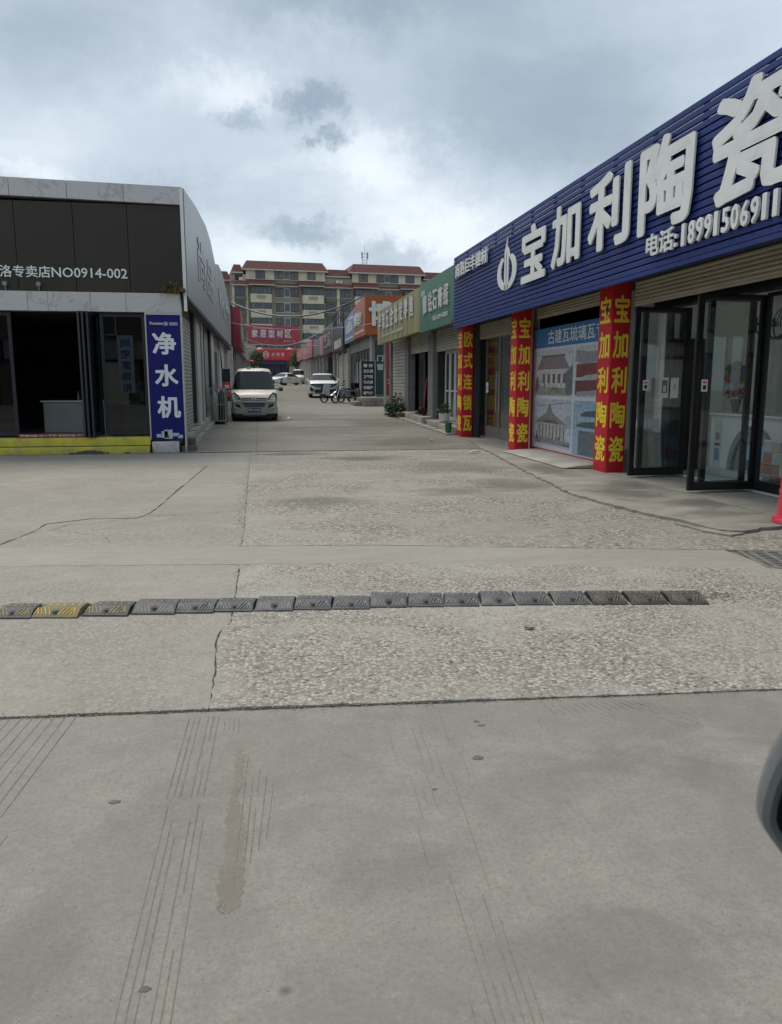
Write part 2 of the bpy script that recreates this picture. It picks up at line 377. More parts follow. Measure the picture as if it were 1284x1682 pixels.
J = lambda x: 3.375 - .075 * x
K1 = lambda x: 6.27 - .13 * x if x < 1 else 6.14 - .236 * (x - 1)
K2 = lambda x: 6.99 - .13 * x if x < 1 else 6.86 - .236 * (x - 1)
gp = .005
slab('road', [(-30, -60), (34, -60), (34, J(34) - gp), (6, J(6) - gp), (2.4, J(2.4) - gp), (-1.2, J(-1.2) - gp - .01), (-5, J(-5) - gp), (-30, J(-30) - gp)], c_road, jit=.005)
VJ = [(-.27, 3.41), (-.262, 3.9), (-.285, 4.35), (-.268, 4.55), (-.215, 4.72), (-.205, 5.4), (-.20, 6.27)]
slab('concrete_slab', [(-30, J(-30)), (-3, J(-3)), VJ[0]] + [(x - gp, y) for x, y in VJ[1:]] + [(-3, K1(-3) - gp), (-30, K1(-30) - gp)], c_left, z=.004, jit=.005)
slab('aggregate_slab', [(x + .004, y) for x, y in VJ][::-1] + [(2, J(2) + .004), (34, J(34))] + [(34, K1(34) - gp), (4.0, K1(4) - gp), (1, K1(1) - gp)], c_agg, z=.006, jit=.008)
slab('drain_strip', [(-30, K1(-30)), (1, K1(1)), (4.0, K1(4.0)), (4.0, K2(4.0) - gp), (1, K2(1) - gp), (-30, K2(-30) - gp)], c_strip, z=.002, jit=.003)
slab('drain_strip', [(4.95, K1(4.95)), (12, K1(12)), (12, K2(12) - gp), (4.95, K2(4.95) - gp)], c_strip, z=.002, jit=.003)
crk = [(-2.9, 6.95 + .42), (-2.55, 7.42), (-2.375, 7.46), (-2.27, 8.02), (-2.246, 8.5), (-1.85, 8.76), (-1.37, 8.72), (-1.278, 9.04), (-1.225, 9.72), (-1.135, 11.45), (-.98, 14.23)]
slab('concrete_slab', [(-30, K2(-30) + .4)] + crk + [(-4.7, 14.9), (-30, 15.5)], c_left, z=.004, jit=.012, step=.12)
slab('concrete_slab', [(-30, K2(-30)), (-.21, K2(-.21)), (-.20, 7.84), (-.225, 11.5), (-.23, 16.9), (-30, 16.95), (-30, 15.52)] +
     [(-4.7, 14.92), (-.965, 14.25)] + [(x + .012, y - .014) for x, y in crk[::-1][1:]] + [(-30, K2(-30) + .38)], c_left2, z=.0, jit=.004, step=.12)
slab('aggregate_slab', [(-.20, K2(-.2)), (1, K2(1)), (4, K2(4)), (9, K2(9)), (9, 16.92), (-.22, 16.9), (-.215, 11.5), (-.192, 7.84)], c_agg2, z=.004, jit=.008, step=.1)
# second hairline in the left slabs: a thin recess filled with dirt
cr = MB()
def ribbon(mb, pts, wd, z=.006, jit=.012, n=10):
    P = resample(pts, .07, jit, False)
    for i in range(len(P) - 1):
        a, b = Vector(P[i]), Vector(P[i + 1]); d = (b - a).normalized(); q = Vector((-d.y, d.x)) * wd * rs.uniform(.4, 1) / 2
        mb.quad((*(a - q), z), (*(b - q), z), (*(b + q), z), (*(a + q), z))
ribbon(cr, [(-2.27, 8.02), (-2.12, 8.10), (-2.01, 8.38), (-1.75, 8.45), (-1.25, 8.82), (-.95, 8.85)], .012, z=.007)
ribbon(cr, [(-2.12, 8.10), (-1.9, 8.0), (-1.5, 7.7), (-1.4, 7.3)], .006, z=.003)
ribbon(cr, [(-1.0, 8.9), (-.6, 8.95), (-.25, 9.0)], .008, z=.003)
ribbon(cr, [(2.42, 3.14), (2.5, 3.0), (3.2, 2.5)], .008, z=.003)
struct(cr.build('hairline_crack', c_dirt))

# broken lip along the front joint: crumbled chips
st = MB(); rp = random.Random(11)
def chip(mb, x, y, r, z0, flat=.5):
    a0 = rp.random() * 6.28; k = 5
    vs = [(x + r * rp.uniform(.7, 1.15) * math.cos(a0 + 6.283 * i / k) * 1.2, y + r * rp.uniform(.7, 1.1) * math.sin(a0 + 6.283 * i / k), z0 - .001) for i in range(k)]
    vs.append((x + rp.uniform(-.2, .2) * r, y + rp.uniform(-.2, .2) * r, z0 + r * flat * rp.uniform(.6, 1.3)))
    mb.add(vs, [(i, (i + 1) % k, k) for i in range(k)])
m_chip = mat('gravel_chip', (.33, .31, .265), .85, var=.4, vscale=160)
m_chipd = mat('dark_gravel_chip', (.17, .16, .14), .85, var=.4, vscale=160)
for i in range(4200):
    x = rp.uniform(-.24, 4.6); y = J(x) + (K1(x) - J(x)) * rp.random() ** 1.1 + .01
    if y > K1(x) - .02: continue
    chip(st, x, y, rp.uniform(.004, .014), .006, .4)
for i in range(1500):
    x = rp.uniform(-.2, 4.0); y = K2(x) + .03 + rp.random() ** 1.5 * 3.2
    chip(st, x, y, rp.uniform(.006, .018), .004, .4)
for i in range(60):
    x = rp.uniform(-.27, 3.6); y = J(x) + abs(rp.gauss(0, .03)) + .012
    chip(st, x, y, rp.uniform(.004, .012), .006)
for i in range(900):
    y = rp.uniform(3.5, 16.5); x = (-.27 if y < 6.3 else -.21) + rp.gauss(0, .05)
    if K1(x) - .03 < y < K2(x) + .03: continue
    chip(st, x, y, rp.uniform(.004, .010) * (1 if y < 8 else 1.8), .004, .4)
o = st.build('gravel', m_chip); o['kind'] = 'stuff'
sd_ = MB()
for i in range(6500):
    x = rp.uniform(-.22, 4.6); y = J(x) + (K1(x) - J(x)) * rp.random() + .01
    if y > K1(x) - .02: continue
    chip(sd_, x, y, rp.uniform(.004, .014), .006, .22)
for i in range(1500):
    x = rp.uniform(-3.6, 3.6); y = J(x) + rp.gauss(0, .016)
    chip(sd_, x, y, rp.uniform(.002, .007), .001 if y < J(x) else .005, .4)
for i in range(420):
    chip(sd_, rp.uniform(-1.4, 1.9), rp.uniform(1.5, 3.3), rp.uniform(.0012, .0035), .0005, .5)
o = sd_.build('dark_gravel', m_chipd); o['kind'] = 'stuff'

# anti-slip grooves of the near road, their shade painted as flat dark strips, and the worn trench between them
gr = MB(); m_gro = mat('groove_shadow', (.16, .148, .126), .9, var=.35, vscale=30)
def groove(x0, y0, x1, y1, wd=.0032, gap=.12):
    t = 0.0
    while t < 1:
        ln = rs.uniform(.05, .30)
        if rs.random() > gap:
            a = Vector((x0, y0)).lerp(Vector((x1, y1)), t); b = Vector((x0, y0)).lerp(Vector((x1, y1)), min(1, t + ln))
            ww = wd * rs.uniform(.45, 1.1) / 2
            gr.quad((a.x - ww, a.y, .0012), (a.x + ww, a.y, .0012), (b.x + ww, b.y, .0012), (b.x - ww, b.y, .0012))
        t += ln + rs.uniform(0, .008)
for i in range(13):
    x = -1.40 + .047 * i; groove(x, 3.45, x - .07, 2.62 - .05 * (i % 3), .0052, .01)
for i in range(4): groove(-.85 - .03 * i, 2.5 - .05 * i, -.88 - .03 * i, 2.2)
for k, x in enumerate([-.345, -.322, -.30, -.262, -.24, -.218]):
    groove(x, 3.33, x - .02, 2.65, .0050, .02); groove(x - .01, 2.6 - .1 * (k % 2), x - .03, 1.3, .0040, .06)
for x in (-.19, -.17, -.15, -.13): groove(x, 3.3, x, 3.15, .003)
for k, x in enumerate([-.085, -.06, -.04, -.015, .01]): groove(x, 2.93 - .06 * k, x - .03, 2.1 + .06 * k, .0036, .1)
for k in range(9): groove(.50 + .036 * k, 3.22, .45 + .022 * k, 1.5, .0020, .60)
for k in range(14): groove(1.24 + .035 * k, 3.20, 1.26 + .037 * k, 3.10, .0025, .1)
for k in range(6): groove(1.60 + .03 * k, 3.18, 1.75 + .03 * k, 2.9, .0022, .35)
struct(gr.build('road_grooves', m_gro))
slab('worn_trench', [(-.135, 3.0), (-.11, 3.02), (-.10, 2.75), (-.115, 2.6), (-.09, 2.45), (-.082, 2.3), (-.09, 2.1), (-.11, 2.01), (-.135, 1.995), (-.155, 2.05), (-.16, 2.2), (-.145, 2.35), (-.152, 2.5), (-.13, 2.7)],
     concrete('trench_concrete', (.245, .222, .188), (.17, .155, .132), (.33, .30, .255), pebble=1.0, pscale=130, seed=21), z=.0008, th=.002, jit=.012, step=.018)

# alley slabs climbing to the far end, with a long joint and cross joints
def ramp_slab(x0, x1, y0, y1, m, dz=.0):
    mb = MB(); n = max(2, int((y1 - y0) / 1.0))
    for i in range(n + 1):
        y = y0 + (y1 - y0) * i / n
        mb.v += [(x0, y, gz(y) + dz), (x1, y, gz(y) + dz)]
    for i in range(n): mb.f.append((2 * i, 2 * i + 1, 2 * i + 3, 2 * i + 2))
    struct(mb.build('alley_slab', m))
yy = 16.96
while yy < 122:
    y2 = yy + rs.choice([5.2, 6.0, 6.0]); 
    ramp_slab(-1.62, -.13, yy, y2 - .02, c_alley, rs.uniform(-.004, .004)); ramp_slab(-.115, 12, yy + .015, y2 - .02, c_alley, rs.uniform(-.004, .004)); yy = y2

# raised apron in front of the tile shop, its front edge broken
ap = [(4.79, 16.2), (4.45, 13.6), (4.20, 11.53), (3.99, 9.72), (4.05, 8.75), (4.18, 7.93), (4.36, 7.36), (4.42, 6.93), (4.60, 6.80), (4.87, 6.93), (5.16, 6.98), (9, 7.4), (9, 5.2), (20, 5.2), (20, 8.48), (6.45, 8.48), (6.45, 11.6), (5.9, 11.7), (5.9, 16.2)]
slab('apron', ap, c_apron, z=.036, th=.06, jit=.032, step=.09)
slab('apron', [(4.43, 6.88), (4.30, 7.28), (4.22, 7.4), (4.26, 6.95), (4.40, 6.68), (4.60, 6.77)], c_apron, z=.022, th=.05, jit=.01, step=.06)
slab('apron', [(4.75, 16.25), (5.0, 15.6), (5.3, 15.7), (5.9, 16.4), (5.9, 20.6), (5.35, 20.6)], c_apron, z=.035, th=.08, jit=.02, step=.15)
ra = MB().prism([(4.98, 0), (5.75, 0), (5.75, .05), (5.30, .04)], lambda a, b, s_: (a, 12.35 if s_ else 15.7, b + .05))
struct(ra.build('apron_ramp', mat('ramp_concrete', (.40, .385, .34), .85, var=.2, vscale=2, bump=.3, bscale=30, dirt=(.2, .19, .16), dirt_amt=.6)))

# litter on the ground
def scrap(name, label, cat, x, y, z, pts, m, h=.01):
    o = MB().prism(pts, lambda a, b, s_: (x + a, y + b, z + (.002 if s_ else 0) + h * abs(math.sin(a * 60 + b * 45)))).build(name, m)
    recenter(o, (x, y, z)); return tag(o, label, cat)
m_paper = mat('waste_paper', (.7, .7, .68), .8, var=.1)
scrap('paper_scrap', 'crumpled white paper scrap on the ground in front of the glass doors', 'litter', 4.40, 15.9, .004, [(-.13, -.03), (-.02, -.08), (.11, -.05), (.17, .04), (.03, .06), (-.1, .07)], m_paper, .05)
scrap('paper_scrap', 'small white paper strip lying by the foot of the farthest red pillar', 'litter', 4.2, 19.2, gz(19.2) + .008, [(-.05, -.12), (.0, -.13), (.08, .1), (.02, .12)], m_paper, .05)
scrap('dry_leaf', 'small dark curled leaf lying just in front of the speed bump', 'leaf', 1.547, 4.273, .008, [(-.035, -.008), (0, -.02), (.03, -.012), (.012, .0), (.04, .018), (-.005, .01), (-.03, .012)], mat('dark_leaf', (.03, .025, .02), .8), .012)
scrap('paper_scrap', 'tiny white scrap in the middle of the alley beside the cream van', 'litter', 1.0, 29.0, gz(29) + .008, [(-.08, -.1), (.06, -.14), (.12, .05), (0, .1)], m_paper, .04)
m_puck = mat('flattened_gum', (.10, .10, .095), .8, var=.2, vscale=30)
for x, y, r, lb in ((.805, 2.767, .022, 'dark oval stain lump, largest one on the near road'), (.888, 3.09, .014, 'farther of two small dark lumps near the road joint'),
                    (.900, 3.05, .013, 'nearer of two small dark lumps near the road joint'), (-.539, 2.656, .018, 'dark dried mud lump among the left road grooves'),
                    (-.316, 1.75, .013, 'dark round lump near the bottom left of the road'), (.585, 2.56, .009, 'tiny dark lump left of the big oval lump')):
    pts = [(r * 1.25 * math.cos(q * .6283) * rs.uniform(.6, 1.15), r * .8 * math.sin(q * .6283) * rs.uniform(.6, 1.2)) for q in range(10)]
    o = MB().prism(pts, lambda a, b, s_: (x + a, y + b, .0018 if s_ else 0)).build('mud_lump', m_puck); recenter(o, (x, y, 0)); tag(o, lb, 'mud')

# ================================================================ SPEED BUMP (each rubber piece is bolted down on its own)
SEG = [(-1.702, 5.02, -1.455, 4.979), (-1.459, 4.993, -1.17, 4.945), (-1.149, 4.981, -.866, 4.934), (-.846, 4.97, -.576, 4.925), (-.578, 4.952, -.334, 4.912),
       (-.331, 4.938, -.089, 4.898), (-.074, 4.909, .169, 4.869), (.174, 4.896, .411, 4.857), (.423, 4.868, .661, 4.829), (.666, 4.87, .909, 4.83),
       (.916, 4.843, 1.147, 4.805), (1.155, 4.818, 1.379, 4.78), (1.399, 4.791, 1.624, 4.754), (1.636, 4.766, 1.87, 4.728), (1.887, 4.739, 2.122, 4.7),
       (2.138, 4.698, 2.368, 4.66), (2.388, 4.656, 2.63, 4.616), (2.646, 4.614, 2.896, 4.572)]
r_grey = mat('worn_grey_rubber', (.058, .057, .06), .62, var=.35, vscale=9, bump=.4, bscale=70, dirt=(.20, .19, .175), dirt_amt=.4, dscale=7)
r_brown = mat('dusty_brown_rubber', (.085, .075, .062), .75, var=.3, vscale=12, bump=.4, bscale=70, dirt=(.22, .19, .14), dirt_amt=.5, dscale=8)
r_yel = mat('worn_yellow_paint', (.42, .30, .085), .7, var=.3, vscale=9, bump=.3, bscale=80, dirt=(.14, .13, .115), dirt_amt=1.0, dscale=16)
r_yel2 = mat('nearly_gone_yellow_paint', (.20, .165, .085), .75, var=.3, vscale=9, bump=.3, bscale=80, dirt=(.10, .10, .095), dirt_amt=1.1, dscale=18)
r_blk = mat('black_rubber', (.035, .035, .038), .7, var=.3, vscale=10, bump=.3, dirt=(.15, .14, .12), dirt_amt=.4, dscale=9)
r_gdk = mat('worn_dark_rubber', (.05, .05, .053), .62, var=.35, vscale=9, bump=.4, bscale=70, dirt=(.20, .19, .17), dirt_amt=.5, dscale=7)
r_bdk = mat('dusty_dark_brown_rubber', (.045, .04, .034), .75, var=.3, vscale=12, bump=.4, bscale=70, dirt=(.17, .14, .10), dirt_amt=.5, dscale=8)
m_bolt = mat('rusty_bolt', (.06, .045, .035), .7, .4)
lab = ['speed bump piece with faded yellow ridges cut by the left picture edge', 'brightest yellow speed bump piece, second from the left',
       'loose dark speed bump piece with yellow traces, third from the left', 'smooth worn grey speed bump piece that starts the long unbroken row',
       'ridged grey speed bump piece, second in the long row', 'grey speed bump piece just left of the slab joint', 'raised smooth grey speed bump piece just right of the slab joint',
       'grey speed bump piece, second to the right of the slab joint', 'ridged grey speed bump piece, third to the right of the slab joint',
       'raised grey speed bump piece with dirt piled behind it, middle of the row', 'ridged grey speed bump piece just right of the raised middle one',
       'grey speed bump piece left of the high smooth one', 'high smooth speed bump piece, sixth from the right end', 'ridged grey speed bump piece, fifth from the right end',
       'ridged grey speed bump piece, fourth from the right end', 'brown dusty speed bump piece, third from the right end', 'dark brown speed bump piece, next to last on the right',
       'brown speed bump piece closing the right end']
for i, (x0, y0, x1, y1) in enumerate(SEG):
    smooth = i in (3, 6, 9, 12)
    hgt = .046 + (.009 if smooth else 0) + rs.uniform(-.003, .003)
    bx, by = (x0 + x1) / 2, (y0 + y1) / 2
    th = math.atan2(y1 - y0, x1 - x0) + rs.uniform(-.02, .02); hw = math.hypot(x1 - x0, y1 - y0) / 2
    M = Matrix.Translation((bx, by, .004)) @ Matrix.Rotation(th, 4, 'Z')
    t = thing('speed_bump', lab[i], 'speed bump', (bx, by, .004), 'rubber speed bump pieces bolted across the alley mouth')
    base = {0: r_yel2, 1: r_yel2, 2: r_yel2, 15: r_brown, 16: r_brown, 17: r_brown}.get(i, r_grey)
    prof = [(0, 0), (0, .010), (.075, hgt * .93), (.11, hgt), (.165, hgt), (.20, hgt * .93), (.265, .010), (.265, 0)]
    ins = .020 if i < 3 or i == 12 else .004
    n = len(prof)
    mb = MB(M)
    sk = -.015 if i > 11 else (.02 if i < 3 else 0)     # ends lean a little, as they were cast
    lft = [(-hw + (ins if k in (2, 3, 4, 5) else 0) + sk * (z / .05), y, z) for k, (y, z) in enumerate(prof)]
    rgt = [(hw - (ins if k in (2, 3, 4, 5) else 0) + sk * (z / .05), y, z) for k, (y, z) in enumerate(prof)]
    mb.add(lft + rgt, [tuple(range(n)), tuple(range(n, 2 * n))[::-1]] + [(k, k + n, (k + 1) % n + n, (k + 1) % n) for k in range(n)])
    mb.build('body', {r_grey: r_gdk, r_brown: r_bdk}.get(base, r_yel2 if i == 1 else r_gdk) if not smooth else base, t, bev=.004)
    rg = MB(M); nr = 11
    for k in range(nr):          # raised chevron ribs on the front slope
        fx = -hw * .86 + hw * 1.72 * k / (nr - 1); dirn = 1 if k > nr / 2 else -1
        if abs(fx) < .020: continue
        hh = .0075 if not smooth else .002
        for (ya, yb) in ((.016, .073),):
            za, zb = .010 + (hgt * .93 - .010) * ya / .075, .010 + (hgt * .93 - .010) * yb / .075
            xa, xb = fx, max(-hw + .03, min(hw - .03, fx + dirn * .028))
            w_ = .0045
            rg.add([(xa - w_, ya, za), (xa + w_, ya, za), (xb + w_, yb, zb), (xb - w_, yb, zb), (xa - w_ * .6, ya + .003, za + hh), (xa + w_ * .6, ya + .003, za + hh), (xb + w_ * .6, yb, zb + hh), (xb - w_ * .6, yb, zb + hh)],
                   [(4, 5, 6, 7), (0, 1, 5, 4), (1, 2, 6, 5), (2, 3, 7, 6), (3, 0, 4, 7)])
    for k in range(6):
        fx = -hw * .8 + hw * 1.6 * k / 5; rg.box(fx - .004, .115, hgt - .001, fx + .004, .160, hgt + (.003 if not smooth else .001))
    rg.build('tread_ribs', {r_brown: mat('rubbed_brown_rib', (.16, .14, .105), .7, var=.3, vscale=12), r_yel2: mat('bright_yellow_rib', (.52, .36, .08), .7, var=.4, vscale=25) if i == 1 else mat('yellow_rib', (.30, .25, .13), .7, var=.6, vscale=25)}.get(base, mat('rubbed_grey_rib', (.15, .15, .155), .6, var=.3, vscale=12) if base is r_grey else base), t, kind='stuff')
    # bolt pocket: dark rim ring and the bolt sunk in it
    q = MB(M); zc = .010 + (hgt * .93 - .010) * .045 / .075; 
    ring = [(.026 * math.cos(a_ * .3927), .030 + .022 * math.sin(a_ * .3927)) for a_ in range(16)]
    q.prism(ring, lambda a, b, s_: (a, b + .008, (.010 + (hgt * .93 - .010) * (b + .008) / .075) + (.0025 if s_ else -.01)))
    q.build('bolt_pocket', r_blk, t)
    q = MB(M).lathe([(.013, -.01), (.013, .005), (.009, .008)], (.002, .038, zc - .003), 8); q.build('bolt', m_bolt, t)
# dirt drifted behind the bump
o = MB()
for i in range(420):
    k = rp.random() ** .7; x = 3.02 * k + .2 * rp.random(); chip(o, x, 5.20 - .14 * x + rp.gauss(0, .03), rp.uniform(.006, .022), .006, .35)
for i in range(120): x = 2.9 + rp.random() * .3; chip(o, x, 4.75 + rp.gauss(0, .08), rp.uniform(.005, .02), .006, .3)
o = o.build('drifted_dirt', mat('damp_dirt', (.13, .115, .09), .95, var=.3, vscale=15)); o['kind'] = 'stuff'

# ================================================================ DRAIN GRATE
t = thing('drain_grate', 'slotted grey drain grate set in the cement strip by the apron', 'drain grate', (4.45, 5.75, 0))
th = math.atan(-.236); M = Matrix.Translation((4.47, (K1(4.47) + K2(4.47)) / 2, 0)) @ Matrix.Rotation(th, 4, 'Z')
m_gr = mat('grate_iron', (.20, .195, .18), .7, .3, var=.25, vscale=8, bump=.3)
hx, hy = .47, .325
MB(M).box(-hx, -hy, -.03, hx, -hy + .035, .006).box(-hx, hy - .035, -.03, hx, hy, .006).box(-hx, -hy + .035, -.03, -hx + .035, hy - .035, .006).box(hx - .035, -hy + .035, -.03, hx, hy - .035, .006).build('frame', m_gr, t)
bars = None
for k in range(7):
    x = -hx + .10 + (2 * hx - .2) * k / 6
    b_ = MB(M).box(x - .018, -hy + .035, -.028, x + .018, hy - .035, .004).build('cross_bar', m_gr, t)
for k in range(9):
    y = -hy + .075 + (2 * hy - .15) * k / 8
    MB(M).box(-hx + .035, y - .014, -.027, hx - .035, y + .014, .002).build('long_bar', m_gr, t)
# ================================================================ RIGHT ROW: TILE SHOP WITH THE BLUE SIGN
DX, DY, DZ = Vector((1, 0, 0)), Vector((0, 1, 0)), Vector((0, 0, 1))
m_wallg = mat('grey_render', (.30, .29, .26), .85, var=.15, bump=.2, dirt=(.16, .15, .13), dirt_amt=.5)
m_in = mat('interior_plaster', (.80, .81, .77), .8, var=.05)
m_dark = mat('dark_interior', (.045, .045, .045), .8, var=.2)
m_roof = mat('roof_sheet', (.25, .26, .27), .6, .3)
m_blk = mat('black_door_frame', (.014, .015, .018), .32, .2, var=.2)
m_gl = glass('shop_glass')
m_gl2 = glass('grey_shop_glass', (.62, .66, .62), .0, rough=.16)
m_navy = mat('navy_painted_metal', (.010, .027, .15), .5, .0, var=.2, vscale=1.2, spec=.3, dirt=(.07, .09, .2), dirt_amt=.3, dscale=.9, stretch=(1, .5, 1))
m_navyd = mat('navy_backing', (.010, .012, .05), .7)
m_let = mat('painted_letter', (.72, .73, .71), .55, var=.04, dirt=(.35, .34, .32), dirt_amt=.35, dscale=2)
m_shut = mat('beige_shutter', (.46, .41, .31), .55, .1, var=.14, vscale=1.5, dirt=(.2, .175, .13), dirt_amt=.5, dscale=1.4, stretch=(1, .3, 2))
m_redp = mat('red_banner', (.56, .012, .026), .55, var=.10, vscale=2.5, dirt=(.25, .02, .03), dirt_amt=.35)
m_yel = mat('yellow_lettering', (.86, .66, .05), .55, var=.06)
m_tilef = mat('pale_floor_tile', (.68, .68, .64), .25, var=.06)
m_white = mat('white_paint', (.66, .67, .65), .45, var=.05)
m_paperw = mat('notice_paper', (.70, .74, .72), .7, var=.03)
m_ink = mat('print_ink', (.03, .03, .035), .6)

leaf_later = []
shop = thing('tile_shop', 'long tile shop on the right, open behind its blue slatted sign', 'building', (6.3, 11, 0))
def wall(parent, x0, y0, z0, x1, y1, z1, m, name='wall'): return MB().box(x0, y0, z0, x1, y1, z1).build(name, m, parent)
wall(shop, 6.30, 11.66, 0, 13, 11.9, 3.3, m_in)                       # partition behind the counter
wall(shop, 12.8, 2.6, 0, 13.0, 11.65, 3.3, m_in)                      # back wall
wall(shop, 6.30, 2.4, 2.6, 13, 2.6, 3.3, m_in)
for k in range(6): leaf_later.append((6.4 + 1.1 * k, 7.45 + 1.1 * k))
wall(shop, 5.80, 12.2, 0, 5.95, 16.4, 3.3, m_wallg)                   # behind the poster
wall(shop, 5.78, 16.35, 0, 9.5, 16.5, 3.3, m_in)
wall(shop, 9.4, 16.5, 0, 9.5, 20.2, 3.3, m_in)
wall(shop, 5.60, 20.3, 0, 9.5, 20.5, 3.6, m_dark)
MB().box(6.35, 2.6, -.02, 12.8, 11.65, .075).build('floor', m_tilef, shop)
MB().box(5.8, 16.5, -.02, 9.4, 20.3, .09).build('floor', m_tilef, shop)
MB().box(6.3, 2.4, 3.0, 13, 20.5, 3.12).build('ceiling', m_in, shop)
MB().box(5.05, 2.4, 3.55, 13.4, 20.4, 3.68).build('roof', m_roof, shop)
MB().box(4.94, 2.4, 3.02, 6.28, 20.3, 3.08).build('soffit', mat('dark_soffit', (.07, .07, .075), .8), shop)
MB().box(6.06, 2.4, 2.58, 6.28, 11.60, 3.0).build('lintel', m_blk, shop)
MB().box(5.42, 2.4, .0, 6.34, 11.6, .05).build('threshold', mat('threshold_stone', (.30, .285, .25), .8, var=.2, bump=.2), shop)

def shutter(parent, x, y0, y1, z0, z1, pitch=.052, m=m_shut, facing=-1):
    """roller shutter made of single slats"""
    n = max(1, int((z1 - z0) / pitch)); s_ = MB()
    pr = [(0, 0), (.014, .006), (.020, pitch * .45), (.012, pitch * .86), (0, pitch * .9)]
    s_.add([(x + facing * a, y, z0 + b) for y in (y0, y1) for a, b in pr], [(i, i + 1, i + 6, i + 5) for i in range(4)])
    rt = MB().box(x + .002, y0, z0, x + .012, y1, z1).build('shutter', mat('shutter_backing', (.12, .11, .09), .8), parent)
    f = s_.build('slat', m, rt)
    copies(f, [(0, 0, pitch * k) for k in range(1, n)])
    MB().box(x - .012, y0, z0 - .035, x + .012, y1, z0 - .002).build('bottom_rail', m, rt)
    return rt
shutter(shop, 5.76, 2.5, 11.62, 2.66, 3.0, .056)
shutter(shop, 5.74, 12.28, 15.94, 2.80, 3.0, .05)
shutter(shop, 5.74, 16.46, 20.28, 2.62, 3.0, .05)
MB().box(5.80, 12.25, 2.56, 5.84, 15.98, 2.82).build('dark_strip', m_dark, shop)

# pillars wrapped in red print
def pillar(x0, y0, x1, y1, z0, front, side, label):
    t = thing('red_pillar', label, 'pillar', ((x0 + x1) / 2, (y0 + y1) / 2, z0), 'red printed pillars of the tile shop')
    MB().box(x0, y0, z0, x1, y1, 3.015).build('shaft', m_redp, t, bev=.006)
    zt, zb = 2.86, z0 + .10; n = len(front); p = (zt - zb) / n
    for k, ch in enumerate(front):
        MB().text(ch, (x0 + .035, y0 - .001, zt - p * (k + 1) + p * .14), DX, DZ, (x1 - x0) - .06, p * .76, .004, .035).build('character', m_yel, t)
    for k, ch in enumerate(side):
        MB().text(ch, (x0 - .001, y1 - .05, zt - p * (k + 1) + p * .14), -DY, DZ, (y1 - y0) - .10, p * .76, .004, .035).build('character', m_yel, t)
    return t
c3 = pillar(5.43, 11.72, 5.74, 12.20, .03, '宝加利陶瓷', '宝加利陶瓷', 'nearest red pillar, beside the open black doors, with a torn spot in its print')
MB().add([(5.427, 12.00, 2.62), (5.427, 11.90, 2.45), (5.427, 11.86, 2.50), (5.427, 11.84, 2.72), (5.42, 11.90, 2.60)], [(0, 1, 4), (1, 2, 4), (2, 3, 4), (3, 0, 4)]).build('torn_patch', m_ink, c3)
pillar(5.32, 15.98, 5.63, 16.42, .03, '宝加利陶瓷', '宝加利陶瓷', 'middle red pillar between the roof tile poster and the grey glass doors')
pillar(5.28, 20.35, 5.58, 20.85, gz(20) - .02, '欧式连锁瓦', '宝加利陶瓷', 'farthest red pillar reading about European interlocking roof tiles')

# the blue slatted sign
sg = thing('shop_sign', 'big blue slatted sign with huge pale characters over the tile shop', 'sign', (4.88, 19.7, 2.8))
Y0, Y1 = 3.0, 19.68; pit = .0845
s0 = MB().add([(x, y, 2.86 + z) for y in (Y0, Y1) for x, z in ((4.885, 0), (4.859, .001), (4.855, .006), (4.855, .060), (4.862, .068))],
              [(i, i + 1, i + 6, i + 5) for i in range(4)] + [(0, 1, 2, 3, 4), (9, 8, 7, 6, 5), (4, 0, 5, 9)]).build('slat', m_navy, sg)
copies(s0, [(0, 0, pit * k) for k in range(1, 20)])
MB().box(4.895, Y0, 2.83, 4.91, Y1, 2.86 + pit * 17 - .01).build('backing', m_navyd, sg)
po = MB().box(4.888, Y1 - .05, 2.86, 4.93, Y1, 4.53).build('post', m_navyd, sg)
copies(po, [(0, -1.12 * k, 0) for k in range(1, 15)])
MB().box(4.852, Y0, 2.805, 4.935, Y1, 2.855).build('bottom_trim', m_navy, sg)
for ch, a, b, z0, z1 in (('宝', 14.32, 13.08, 3.25, 4.22), ('加', 12.80, 11.63, 3.30, 4.25), ('利', 11.32, 10.0, 3.30, 4.32), ('陶', 9.76, 8.47, 3.28, 4.36), ('瓷', 8.13, 6.72, 3.28, 4.40)):
    MB().text(ch, (4.825, a, z0), -DY, DZ, a - b, z1 - z0, .022, .05).build('character', m_let, sg)
MB().text('商洛巨丰建材', (4.83, 19.30, 3.99), -DY, DZ, 2.75, .32, .04, .045).build('lettering', m_let, sg)
MB().text('电话:', (4.835, 9.50, 3.00), -DY, DZ, .74, .27, .03, .045).build('lettering', m_let, sg)
for k, ch in enumerate('18991506911'): MB().text(ch, (4.835, 8.68 - k * .164 - (.02 if ch == '1' else 0), 3.00), -DY, DZ, .07 if ch == '1' else .135, .25, .03, .04).build('character', m_let, sg)
lg = MB()   # leaf-shaped emblem: two crescents round an upright blade
fn = lambda a, b, s_: (4.83 if s_ else 4.85, 15.90 - a * 1.22, 3.27 + b * .82)
def arc(cx, cy, rx, ry, a0, a1, n=12): return [(cx + rx * math.cos(R(a0 + (a1 - a0) * i / n)), cy + ry * math.sin(R(a0 + (a1 - a0) * i / n))) for i in range(n + 1)]
def pr(pts): lg.prism(pts, lambda a, b, s_: fn(a, b, s_))
pr(arc(.5, .42, .5, .42, 118, 262) + arc(.56, .44, .36, .34, 250, 130)[0:])
pr(arc(.5, .42, .5, .42, -82, 62) + arc(.44, .44, .36, .34, 50, -70)[0:])
pr([(.39, .02), (.47, .0), (.47, .80), (.52, .95), (.52, 1.24), (.45, 1.02), (.39, .92)])
